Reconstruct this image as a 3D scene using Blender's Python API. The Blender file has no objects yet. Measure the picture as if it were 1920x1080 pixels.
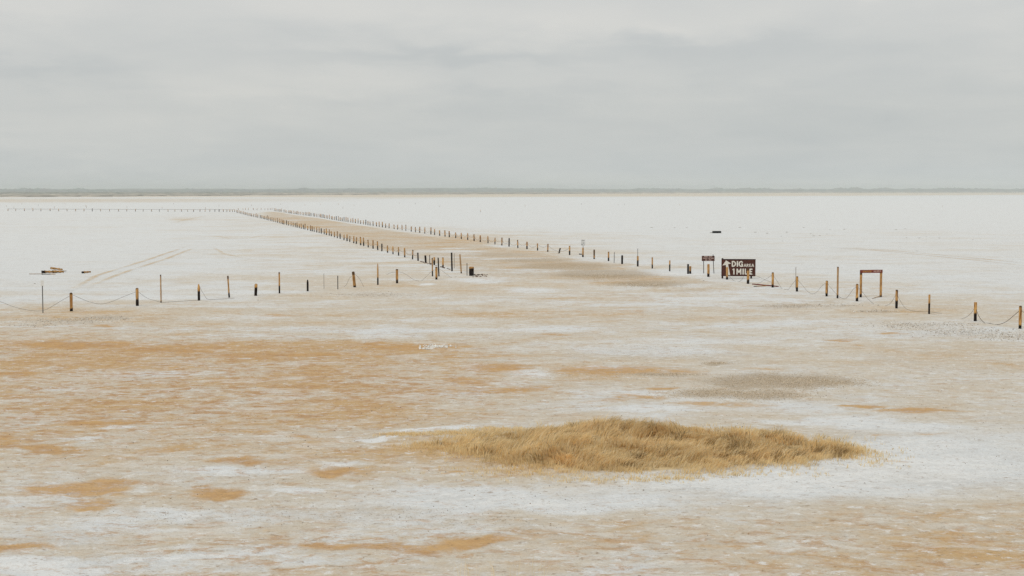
import bpy, math, random
import numpy as np
from mathutils import Vector, Matrix

random.seed(7)
rng = np.random.default_rng(11)
scene = bpy.context.scene
col = scene.collection

# ------------------------------------------------------------------ camera
F = 2667.0            # focal length in photograph pixels (1920 wide)
CAM_H = 5.8
HOR = 358.0           # row of the level horizon in the photograph
PITCH = math.atan((540.0 - HOR) / F)
cam_data = bpy.data.cameras.new('camera')
cam_data.sensor_width = 36.0
cam_data.lens = 36.0 * F / 1920.0
cam_data.clip_start = 0.1
cam_data.clip_end = 60000.0
cam = bpy.data.objects.new('camera', cam_data)
cam.location = (0, 0, CAM_H)
cam.rotation_euler = (math.pi / 2 - PITCH, 0, 0)
col.objects.link(cam)
scene.camera = cam

# ------------------------------------------------------------------ world
SUN_EL, SUN_AZ = math.radians(48), math.radians(215)     # azimuth clockwise from +Y
world = bpy.data.worlds.new("World")
scene.world = world
world.use_nodes = True
wn, wl = world.node_tree.nodes, world.node_tree.links
wn.clear()

def N(nodes, kind, **kw):
    n = nodes.new(kind)
    for k, v in kw.items():
        if k == 'inp':
            for kk, vv in v.items():
                n.inputs[kk].default_value = vv
        else:
            setattr(n, k, v)
    return n

def math_node(nodes, links, op, a, b=None, c=None, clamp=False):
    n = nodes.new('ShaderNodeMath'); n.operation = op; n.use_clamp = clamp
    for i, v in enumerate((a, b, c)):
        if v is None: continue
        if isinstance(v, (int, float)): n.inputs[i].default_value = v
        else: links.new(v, n.inputs[i])
    return n.outputs[0]

def mix_col(nodes, links, fac, a, b, mode='MIX'):
    n = nodes.new('ShaderNodeMix'); n.data_type = 'RGBA'; n.blend_type = mode; n.clamp_factor = True
    for sock, v in ((n.inputs[0], fac), (n.inputs[6], a), (n.inputs[7], b)):
        if isinstance(v, (int, float)): sock.default_value = v
        elif isinstance(v, tuple): sock.default_value = (*v, 1) if len(v) == 3 else v
        else: links.new(v, sock)
    return n.outputs[2]

out = N(wn, 'ShaderNodeOutputWorld')
bg = N(wn, 'ShaderNodeBackground'); bg.inputs['Strength'].default_value = 0.1
wl.new(bg.outputs[0], out.inputs[0])
sky = N(wn, 'ShaderNodeTexSky', sky_type='NISHITA', sun_disc=False, sun_elevation=SUN_EL, sun_rotation=SUN_AZ)
tc = N(wn, 'ShaderNodeTexCoord')
sep = N(wn, 'ShaderNodeSeparateXYZ'); wl.new(tc.outputs['Generated'], sep.inputs[0])
X, Y, Z = sep.outputs
M = lambda op, a, b=None, c=None, clamp=False: math_node(wn, wl, op, a, b, c, clamp)
zc = M('MAXIMUM', Z, 0.0)
den = M('ADD', zc, 0.13)
px_, py_ = M('DIVIDE', X, den), M('DIVIDE', Y, den)
comb = N(wn, 'ShaderNodeCombineXYZ')
wl.new(px_, comb.inputs[0]); wl.new(M('MULTIPLY', py_, 0.85), comb.inputs[1])
n1 = N(wn, 'ShaderNodeTexNoise', inp={'Scale': 1.3, 'Detail': 6.0, 'Roughness': 0.5, 'Distortion': 0.5}); wl.new(comb.outputs[0], n1.inputs['Vector'])
n2 = N(wn, 'ShaderNodeTexNoise', inp={'Scale': 4.2, 'Detail': 6.0, 'Roughness': 0.55, 'Distortion': 0.3}); wl.new(comb.outputs[0], n2.inputs['Vector'])
cl = M('ADD', M('MULTIPLY', n1.outputs[0], 0.75), M('MULTIPLY', n2.outputs[0], 0.25))
cl = M('MULTIPLY', M('SUBTRACT', cl, 0.5), 0.22)           # about -0.12 .. 0.12
# soft cloud banks, placed by azimuth and elevation (radians)
az = M('ARCTAN2', X, Y)
el = M('ARCSINE', Z)
wob = M('MULTIPLY', M('SUBTRACT', n2.outputs[0], 0.5), 0.035)
wob2 = M('MULTIPLY', M('SUBTRACT', n1.outputs[0], 0.5), 0.10)
azw, elw = M('ADD', az, wob2), M('ADD', el, wob)
def sky_blob(u, v, ru, rv, s):
    a0, e0 = math.atan((u - 960) / F), math.atan((HOR - v) / F)
    dx = M('DIVIDE', M('SUBTRACT', azw, a0), ru / F)
    dy = M('DIVIDE', M('SUBTRACT', elw, e0), rv / F)
    d = M('ADD', M('MULTIPLY', dx, dx), M('MULTIPLY', dy, dy))
    return M('MULTIPLY', M('EXPONENT', M('MULTIPLY', d, -1.0)), s)
for b in [(80, 148, 170, 22, -0.06), (820, 108, 330, 17, -0.06), (1330, 95, 260, 22, -0.035), (450, 170, 360, 26, 0.035), (930, 150, 300, 22, 0.03),
          (1225, 66, 80, 16, 0.06), (1620, 0, 90, 12, 0.07), (115, 25, 90, 36, 0.04), (1600, 160, 480, 90, -0.022), (1250, 230, 500, 60, -0.012), (1150, 45, 300, 26, 0.03),
          (200, 260, 300, 60, 0.025), (700, 30, 400, 30, 0.03), (1900, 150, 40, 14, 0.03)]:
    cl = M('ADD', cl, sky_blob(*b))
ramp = N(wn, 'ShaderNodeValToRGB')
r = ramp.color_ramp
r.elements[0].position = 0.0; r.elements[0].color = (0.515, 0.541, 0.537, 1)
r.elements[1].position = 1.0; r.elements[1].color = (0.86, 0.87, 0.86, 1)
e = r.elements.new(0.055); e.color = (0.572, 0.586, 0.570, 1)
e = r.elements.new(0.13); e.color = (0.632, 0.640, 0.622, 1)
wl.new(zc, ramp.inputs[0])
bright = M('ADD', 1.0, M('MULTIPLY', cl, 1.35))
warm = mix_col(wn, wl, M('ADD', 0.45, M('MULTIPLY', cl, 6.0), clamp=True), (0.972, 0.993, 1.022), (1.030, 0.998, 0.975))
hsv = N(wn, 'ShaderNodeVectorMath', operation='SCALE'); wl.new(ramp.outputs[0], hsv.inputs[0]); wl.new(bright, hsv.inputs['Scale'])
deck = N(wn, 'ShaderNodeVectorMath', operation='MULTIPLY'); wl.new(hsv.outputs[0], deck.inputs[0]); wl.new(warm, deck.inputs[1])
deck10 = N(wn, 'ShaderNodeVectorMath', operation='SCALE', inp={'Scale': 10.0}); wl.new(deck.outputs[0], deck10.inputs[0])
wl.new(mix_col(wn, wl, 0.97, sky.outputs[0], deck10.outputs[0]), bg.inputs['Color'])

# ------------------------------------------------------------------ sun, exposure
sun_data = bpy.data.lights.new('sun', 'SUN')
sun_data.energy = 1.08
sun_data.angle = math.radians(14)
sun_data.color = (1.0, 0.955, 0.89)
sun = bpy.data.objects.new('sun', sun_data)
sd = Vector((math.sin(SUN_AZ) * math.cos(SUN_EL), math.cos(SUN_AZ) * math.cos(SUN_EL), math.sin(SUN_EL)))
sun.rotation_euler = sd.to_track_quat('Z', 'Y').to_euler()
sun.location = (0, 0, 60)
col.objects.link(sun)
scene.view_settings.view_transform = 'Standard'
scene.view_settings.look = 'None'
scene.view_settings.exposure = 0.0
scene.view_settings.gamma = 1.0
scene.view_settings.use_curve_mapping = False
scene.render.engine = 'CYCLES'
scene.cycles.use_denoising = True
scene.cycles.denoising_prefilter = 'NONE'
scene.cycles.sample_clamp_indirect = 4.0
scene.cycles.volume_bounces = 2
scene.cycles.max_bounces = 10
scene.cycles.diffuse_bounces = 6

# ------------------------------------------------------------------ geometry of the view, used to survey the site
SP, CP = math.sin(PITCH), math.cos(PITCH)
def ray(u, v):
    a, b = (u - 960.0) / F, -(v - 540.0) / F
    return np.array([a, CP + b * SP, -SP + b * CP])
def G(u, v):
    """point of the level ground seen at photograph pixel (u, v)"""
    d = ray(u, v); t = -CAM_H / d[2]
    return float(d[0] * t), float(d[1] * t)
def depth(u, v):
    d = ray(u, v); return -CAM_H / d[2]
def proj(x, y):
    """where ground points stand in the photograph (to look surveyed marks up), numpy arrays"""
    c = y * CP + CAM_H * SP
    c = np.maximum(c, 0.05)
    yy = y * SP - CAM_H * CP
    return 960.0 + F * x / c, 540.0 - F * yy / c

def vnoise(x, y, seed=0):
    xi, yi = np.floor(x).astype(np.int64), np.floor(y).astype(np.int64)
    fx, fy = x - xi, y - yi
    fx, fy = fx * fx * (3 - 2 * fx), fy * fy * (3 - 2 * fy)
    def h(a, b):
        n = (a * 374761393 + b * 668265263 + seed * 982451653) & 0x7fffffff
        n = ((n ^ (n >> 13)) * 1274126177) & 0x7fffffff
        return ((n ^ (n >> 16)) & 0xffff) / 65535.0
    return (h(xi, yi) * (1 - fx) + h(xi + 1, yi) * fx) * (1 - fy) + (h(xi, yi + 1) * (1 - fx) + h(xi + 1, yi + 1) * fx) * fy
def fbm(x, y, seed=0, o=4):
    s, a, t = 0, 0.5, 0
    for k in range(o):
        s = s + a * vnoise(x * 2 ** k, y * 2 ** k, seed + k); t += a; a *= 0.5
    return s / t

# ------------------------------------------------------------------ surveyed marks of the ground
TU = np.array([0, 240, 480, 720, 960, 1200, 1440, 1680, 1920.])
TROWS = [
 (358, [.75]*9),
 (364, [.80, .80, .80, .85, .90, .90, .80, .75, .75]),
 (366.5, [.62, .62, .65, .85, .85, .85, .70, .50, .20]),
 (369, [.50, .50, .55, .70, .50, .25, .10, .02, .00]),
 (371, [.10, .10, .12, .30, .05, .00, .00, .00, .00]),
 (374, [.38, .42, .30, .10, .00, .00, .00, .00, .00]),
 (378, [.40, .38, .22, .05, .00, .00, .00, .00, .00]),
 (381, [.08, .08, .05, .00, .00, .00, .00, .00, .00]),
 (392, [.10, .10, .12, .03, .00, .00, .00, .00, .00]),
 (410, [.10, .12, .22, .05, .00, .00, .00, .00, .00]),
 (425, [.16, .17, .25, .25, .08, .08, .08, .10, .10]),
 (440, [.10, .14, .22, .35, .30, .26, .24, .25, .25]),
 (470, [.06, .10, .28, .35, .38, .28, .26, .26, .25]),
 (510, [.05, .14, .30, .40, .40, .45, .34, .26, .22]),
 (550, [.24, .28, .32, .42, .46, .50, .40, .30, .24]),
 (580, [.48, .46, .38, .38, .40, .46, .44, .42, .40]),
 (620, [.62, .58, .50, .48, .50, .50, .48, .45, .42]),
 (650, [.74, .78, .74, .66, .52, .46, .42, .43, .43]),
 (690, [.70, .70, .78, .76, .66, .36, .32, .42, .46]),
 (730, [.72, .80, .80, .82, .72, .48, .42, .42, .46]),
 (770, [.78, .80, .76, .72, .55, .40, .38, .38, .34]),
 (810, [.80, .72, .66, .62, .42, .40, .36, .20, .18]),
 (850, [.72, .56, .56, .58, .50, .40, .30, .10, .14]),
 (890, [.58, .48, .48, .55, .45, .30, .20, .14, .20]),
 (930, [.56, .48, .42, .38, .28, .20, .20, .25, .30]),
 (970, [.46, .46, .42, .42, .44, .50, .48, .54, .54]),
 (1010, [.46, .54, .58, .62, .66, .62, .64, .68, .66]),
 (1060, [.34, .48, .58, .58, .60, .68, .70, .72, .70]),
 (1150, [.50]*9)]
TV = np.array([r_[0] for r_ in TROWS], float)
TT = np.array([r_[1] for r_ in TROWS], float)
TT[(TV < 371)] *= .45
TT[(TV > 385) & (TV < 560)] *= .85
TT[(TV > 600), 4:] *= .84
TT[(TV > 415) & (TV < 545), 5:] *= .62
TT[(TV > 415) & (TV < 545), :3] *= .85
TT[(TV > 780) & (TV < 1000), :4] *= .88
TT[(TV > 560) & (TV < 640)] *= .88
ORANGE = [(150,646,130,9,.9),(310,656,95,5,.9),(500,666,190,5,.75),(700,644,42,3,.8),(780,651,110,7,.75),(20,701,55,5,.8),(60,642,70,6,.5),
 (640,730,230,45,.36),(250,690,260,28,.34),(150,800,220,40,.34),(880,720,130,26,.38),(300,650,260,12,.5),(700,1010,330,22,.25),(1500,1045,300,26,.22),(880,715,70,13,.6),(840,736,90,10,.55),(930,733,90,5,.75),(940,690,75,10,.85),(210,794,85,6,.75),(70,842,90,6,.9),
 (10,828,70,20,.55),(480,805,110,4,.45),(320,845,60,6,.6),(455,865,78,6,.9),(640,882,62,11,1.0),(140,922,105,17,.85),(205,906,60,9,.7),
 (410,919,68,13,1.0),(165,950,52,10,.75),(40,1028,95,9,.9),(700,1020,250,8,.75),(880,1014,80,14,.95),(990,1010,70,9,.4),(850,893,70,2.5,.7),
 (1150,694,125,9,.9),(1260,697,80,5,.6),(1160,748,70,6,.5),(1240,727,36,3,.9),(985,731,60,5,.8),(1190,744,55,5,.7),(1340,758,110,6,.55),
 (1620,763,40,2.5,.9),(1710,770,85,4.5,.95),(1042,628,38,3.2,.9),(1110,625,30,2,.5),(1575,637,36,3,.95),(1605,646,20,1.6,.7),(1678,626,36,1.7,.8),
 (1680,654,22,1.6,.7),(530,591,60,3,.6),(430,588,30,2,.4),(205,611,26,1.8,.8),(200,618,20,1.4,.6),(1120,585,110,3,.45),(1190,583,40,2,.6),
 (1180,1012,90,9,.45),(1500,1050,140,9,.4),(1700,962,160,12,.4),(1230,985,90,7,.35),(1850,1000,120,9,.3),(360,628,50,2.5,.5),(690,668,60,4,.6),
 (850,670,50,3,.5),(960,665,60,4,.5),(1440,693,50,2,.5),(880,660,60,3,.5),(240,727,90,6,.4),(600,702,100,5,.5),(900,775,110,4,.45),(560,818,50,4,.6),
 (1560,487,110,1.6,.35),(1010,448,22,.8,.55),(1640,540,70,2,.3),(1900,672,30,2,.5),(1810,735,60,3,.3),(300,930,40,4,.4),(520,955,80,5,.3),
 (330,1075,90,8,.35),(560,1072,80,6,.35),(1640,818,30,2,.5),(1740,812,40,2,.5),(1690,866,30,2,.4),(1330,1030,60,6,.3),(180,412,50,1.5,.1),
 (380,412,50,1,.25),(470,470,18,1,.4),(105,552,60,1.3,.35),(185,553,60,1.3,.3),(1460,430,20,.8,.2)]
WHITE = [(690,822,38,5,1),(735,817,60,3,.8),(820,805,90,4,.8),(1130,690,62,3.2,1),(820,650,26,4,1),(1200,741,26,2.4,1),(800,533,13,2,1),(1000,544,60,6,.45),
 (850,471,70,1.6,.9),(960,485,60,1.4,.8),(1260,514,70,3,.9),(1150,512,80,4,.8),(900,525,60,5,.5),(1700,880,220,30,.9),(1480,905,260,20,.8),(1000,945,240,18,.6),
 (60,1062,140,18,.9),(330,1045,200,5,.6),(1200,655,170,14,.5),(250,700,140,8,.35),(640,868,60,6,.6),(480,882,150,9,.5),(330,960,60,9,.5),(870,925,120,10,.5),
 (440,596,120,6,.4),(800,600,160,6,.35),(1000,618,130,6,.3),(220,801,26,1.3,1),(160,820,60,3,.6),(90,688,40,4,.5),(1230,770,110,6,.5),(1560,790,160,8,.6),
 (1680,800,120,9,.6),(1720,840,110,20,.7),(300,558,140,5,.4),(460,548,130,4,.4),(1330,560,120,4,.4),(455,670,16,1.3,.9),(560,920,60,6,.5),(1100,985,120,6,.3),
 (1250,640,200,8,.4),(1000,700,50,8,.6),(900,690,30,10,.5),(850,466,30,.9,.8)]
GRAVEL = [(1450,716,140,17,1.1),(1545,718,80,12,.8),(1340,738,100,8,.8),(1440,742,90,9,.8),(1250,702,75,4,.7),(1345,681,26,3,.9),(1200,660,190,20,.42),(1760,625,150,18,.45),
 (1850,650,120,20,.35),(1060,499,110,8,.95),(1000,488,90,5,.85),(940,478,90,5,.7),(1130,514,110,10,1.05),(1215,532,90,7,.95),(1300,545,60,4,.5),(130,602,120,8,.45),
 (200,594,60,3,.6),(700,553,85,5,.5),(600,965,360,13,.45),(300,962,120,7,.3),(1340,575,90,4,.4),(1480,574,75,5,.7),(1570,575,70,3,.5),(1540,566,60,2,.6),
 (1640,584,60,2.5,.7),(1420,680,60,5,.25),(950,975,120,12,.3),(1300,770,60,4,.3),(1100,1005,160,10,.2),(420,972,90,6,.4),(1000,725,60,5,.2)]
TANS = [(345,411,36,3,.32),(430,444,60,1.2,.3),(412,476,40,2,.28),(462,470,26,4,.3),(860,452,90,12,.6),(950,476,110,10,.62),(1060,500,130,13,.62),(1180,524,130,14,.66),(1310,545,160,8,.58),(1450,572,140,5,.55),(1350,582,300,8,.48),
 (1150,560,260,14,.52),(1000,590,300,12,.48),(940,520,120,10,.5),(1250,500,90,3,.4),(1150,497,60,3,.5)]
LEFT_KNOTS = [(443.7,398.7),(471.7,405.8),(490.8,409.7),(532.3,420.8),(571.7,430.3),(617.3,441.7),(668.3,457.5),(716,471),(784,489),(830.6,501.5),(884,517)]
RIGHT_KNOTS = [(506,395),(525,396.7),(546.7,400.5),(576.7,404.5),(598,407),(634.5,413.7),(666.7,418.3),(699.7,423.7),(729.5,428),(787,436.5),(834.5,443.5),(877,450),(915,456),
 (971,465),(1027,472),(1093,482),(1166,495),(1223,503.5),(1290,513.5),(1328,519),(1363,524),(1402.5,532),(1448.8,539),(1494,546.5),(1550,555.5),(1607,565),(1681,578),(1742,588.5),(1829,602),(1912.5,616.5)]
def row_y(kn, u): return np.interp(u, [k[0] for k in kn], [k[1] for k in kn])

GRASS = [(812,836),(860,826),(930,816),(1010,809),(1085,803),(1130,800),(1180,797),(1240,803),(1350,808),(1450,815),(1540,828),(1600,840),(1635,850),
         (1610,858),(1500,868),(1400,876),(1280,884),(1180,888),(1080,884),(990,876),(900,864),(840,850)]
GRASS_W = np.array([G(u, v) for u, v in GRASS])
def poly_sd(poly, x, y):
    """signed distance to polygon (positive inside)"""
    d = np.full(x.shape, 1e9); ins = np.zeros(x.shape, bool)
    n = len(poly)
    for i in range(n):
        x0, y0 = poly[i]; x1, y1 = poly[(i + 1) % n]
        ex, ey = x1 - x0, y1 - y0
        t = np.clip(((x - x0) * ex + (y - y0) * ey) / (ex * ex + ey * ey), 0, 1)
        d = np.minimum(d, np.hypot(x - x0 - t * ex, y - y0 - t * ey))
        c = ((y0 > y) != (y1 > y)) & (x < ex * (y - y0) / (ey if abs(ey) > 1e-12 else 1e-12) + x0)
        ins ^= c
    return np.where(ins, d, -d)

def gsum(lst, u, v):
    s = np.zeros(u.shape)
    for cx, cy, rx, ry, a in lst:
        m = (np.abs(u - cx) < 2.4 * rx) & (np.abs(v - cy) < 2.4 * ry)
        if m.any():
            d = ((u[m] - cx) / rx) ** 2 + ((v[m] - cy) / ry) ** 2
            s[m] = np.maximum(s[m], a * np.exp(-d ** 1.6 * 0.9))
    return s
def marks(x, y):
    """tan, orange, white, gravel, litter at ground points"""
    u, v = proj(x, y)
    beh = y < 12
    u = np.where(beh, -9999, u); v = np.where(beh, 1400, v)
    uc, vc = np.clip(u, 0, 1920), np.clip(v, 358, 1150)
    # wobble the survey so that edges of the marks wander over the ground
    wx = (fbm(x * 0.9, y * 0.45, 3) - .5); wy = (fbm(x * 0.9, y * 0.45, 9) - .5)
    px_per_m = F / np.maximum(np.hypot(x, y), 8)
    us = u + wx * 1.0 * px_per_m
    vs = v + wy * 1.5 * CAM_H * px_per_m / np.maximum(np.hypot(x, y), 8)
    iu = np.interp(uc, TU, np.arange(9)); iv = np.interp(vc, TV, np.arange(len(TV)))
    a, b = np.clip(np.floor(iu).astype(int), 0, 7), np.clip(np.floor(iv).astype(int), 0, len(TV) - 2)
    fu, fv = iu - a, iv - b
    T = (TT[b, a] * (1 - fu) + TT[b, a + 1] * fu) * (1 - fv) + (TT[b + 1, a] * (1 - fu) + TT[b + 1, a + 1] * fu) * fv
    # road between the two rows of posts
    ly = np.where(u < 884, row_y(LEFT_KNOTS, u), 517 + (u - 884) * 0.09)
    ry_ = row_y(RIGHT_KNOTS, u)
    pad = 0.03 * (v - HOR)
    inside = np.clip((ly - pad * .5 - v) / (pad + .2), 0, 1) * np.clip((v - ry_ - pad * .8) / (pad + .2), 0, 1)
    inside *= (u > 470) * np.clip((560 - v) / 30, 0, 1)
    fadeu = np.clip((u - 470) / 40, 0, 1)
    T = np.maximum(T, inside * fadeu * np.interp(v, [395, 430, 470, 500, 560], [.54, .52, .52, .50, .3]))
    T = np.maximum(T, gsum(TANS, us, vs))
    O = gsum(ORANGE, us, vs); W = gsum(WHITE, us, vs); Gv = gsum(GRAVEL, us, vs)
    sd_ = poly_sd(GRASS_W, x, y)
    Gv = np.maximum(Gv, inside * fadeu * .42)
    L = np.clip((sd_ + 0.1) / 0.5, 0, 1)
    shore = np.interp(uc, [0, 480, 720, 960, 1200, 1440, 1920], [371, 370.3, 370.6, 370, 369.3, 368.3, 366.4]) + (fbm(x * .004, y * .004, 77) - .5) * 1.2
    L = np.maximum(L, .50 * np.clip((shore - v) / .8, 0, 1))
    for arr in (O, W, Gv): arr[beh] = 0
    return T, O, W, Gv, L

gm = G(1450, 722)
gg = G(1180, 815)
gc = G(1230, 845)
def height(x, y):
    z = 0.05 * np.exp(-(((x - gm[0]) / 2.3) ** 2 + ((y - gm[1]) / 2.2) ** 2))
    z = z + 0.06 * np.exp(-(((x - gc[0]) / 3.4) ** 2 + ((y - gc[1]) / 1.7) ** 2)) + 0.15 * np.exp(-(((x - gg[0]) / 0.9) ** 2 + ((y - gg[1]) / 0.7) ** 2))
    near = np.exp(-(np.hypot(x, y) / 90.0) ** 2)
    return z + near * 0.05 * (fbm(x * 0.5, y * 0.35, 21, 5) - 0.5)
def hz(x, y): return float(height(np.array([x]), np.array([y]))[0])

# ------------------------------------------------------------------ object helpers
def mesh_obj(name, verts, faces, mat, parent=None, smooth=False, attrs=None):
    me = bpy.data.meshes.new(name)
    me.from_pydata([tuple(v) for v in verts], [], [tuple(f) for f in faces]); me.update()
    return finish(name, me, mat, parent, smooth, attrs)
def finish(name, me, mat, parent=None, smooth=False, attrs=None):
    if mat: me.materials.append(mat)
    if smooth: me.polygons.foreach_set('use_smooth', [True] * len(me.polygons))
    if attrs:
        for k, v in attrs.items():
            v = np.asarray(v, np.float32)
            if v.ndim == 1:
                me.attributes.new(k, 'FLOAT', 'POINT').data.foreach_set('value', v)
            else:
                me.attributes.new(k, 'FLOAT_COLOR', 'POINT').data.foreach_set('color', v.ravel())
    o = bpy.data.objects.new(name, me); col.objects.link(o)
    if parent: o.parent = parent
    return o
def big_mesh(name, V, loops, sizes, mat, attrs=None, smooth=False):
    """fast mesh from numpy arrays: loops = flat vertex indices, sizes = corners per face"""
    me = bpy.data.meshes.new(name)
    me.vertices.add(len(V)); me.vertices.foreach_set('co', np.asarray(V, np.float32).ravel())
    me.loops.add(len(loops)); me.loops.foreach_set('vertex_index', np.asarray(loops, np.int32))
    starts = np.concatenate([[0], np.cumsum(sizes)[:-1]])
    me.polygons.add(len(sizes)); me.polygons.foreach_set('loop_start', np.asarray(starts, np.int32))
    me.update(calc_edges=True)
    return finish(name, me, mat, None, smooth, attrs)
def tag(o, label=None, cat=None, group=None, kind=None):
    if label: o['label'] = label
    if cat: o['category'] = cat
    if group: o['group'] = group
    if kind: o['kind'] = kind
    return o
def empty(name, loc, rz=0.0):
    o = bpy.data.objects.new(name, None); col.objects.link(o)
    o.location = loc; o.rotation_euler = (0, 0, rz); o.empty_display_size = 0.2
    return o

class MB:
    """collects simple solids into one mesh"""
    def __init__(s): s.v, s.f = [], []
    def add(s, vs, fs):
        b = len(s.v); s.v += [tuple(x) for x in vs]; s.f += [tuple(i + b for i in f) for f in fs]
    def box(s, x0, x1, y0, y1, z0, z1, bev=0.0):
        if bev <= 0:
            vs = [(x, y, z) for z in (z0, z1) for y in (y0, y1) for x in (x0, x1)]
            s.add(vs, [(0, 2, 3, 1), (4, 5, 7, 6), (0, 1, 5, 4), (2, 6, 7, 3), (0, 4, 6, 2), (1, 3, 7, 5)])
        else:
            P = [(x0 + bev, y0), (x1 - bev, y0), (x1, y0 + bev), (x1, y1 - bev), (x1 - bev, y1), (x0 + bev, y1), (x0, y1 - bev), (x0, y0 + bev)]
            vs = [(x, y, z0) for x, y in P] + [(x, y, z1) for x, y in P]
            s.add(vs, [tuple(range(7, -1, -1)), tuple(range(8, 16))] + [(i, (i + 1) % 8, 8 + (i + 1) % 8, 8 + i) for i in range(8)])
    def tube(s, pts, rad, n=6):
        pts = [Vector(p) for p in pts]
        rads = rad if isinstance(rad, (list, tuple)) else [rad] * len(pts)
        ring = []
        for i, p in enumerate(pts):
            t = (pts[min(i + 1, len(pts) - 1)] - pts[max(i - 1, 0)]).normalized()
            a = t.cross(Vector((0, 0, 1)));
            if a.length < 1e-3: a = Vector((1, 0, 0))
            a.normalize(); b = a.cross(t)
            ring.append([p + (a * math.cos(2 * math.pi * k / n) + b * math.sin(2 * math.pi * k / n)) * rads[i] for k in range(n)])
        vs = [q for r_ in ring for q in r_]
        fs = [(i * n + k, i * n + (k + 1) % n, (i + 1) * n + (k + 1) % n, (i + 1) * n + k) for i in range(len(pts) - 1) for k in range(n)]
        fs += [tuple(range(n - 1, -1, -1)), tuple((len(pts) - 1) * n + k for k in range(n))]
        s.add(vs, fs)
    def build(s, name, mat, parent=None, smooth=False):
        return mesh_obj(name, s.v, s.f, mat, parent, smooth)

# ------------------------------------------------------------------ materials
def new_mat(name, rough=0.9, spec=0.2):
    m = bpy.data.materials.new(name); m.use_nodes = True
    nt = m.node_tree; b = nt.nodes['Principled BSDF']
    b.inputs['Roughness'].default_value = rough
    b.inputs['Specular IOR Level'].default_value = spec
    return m, nt.nodes, nt.links, b

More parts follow.
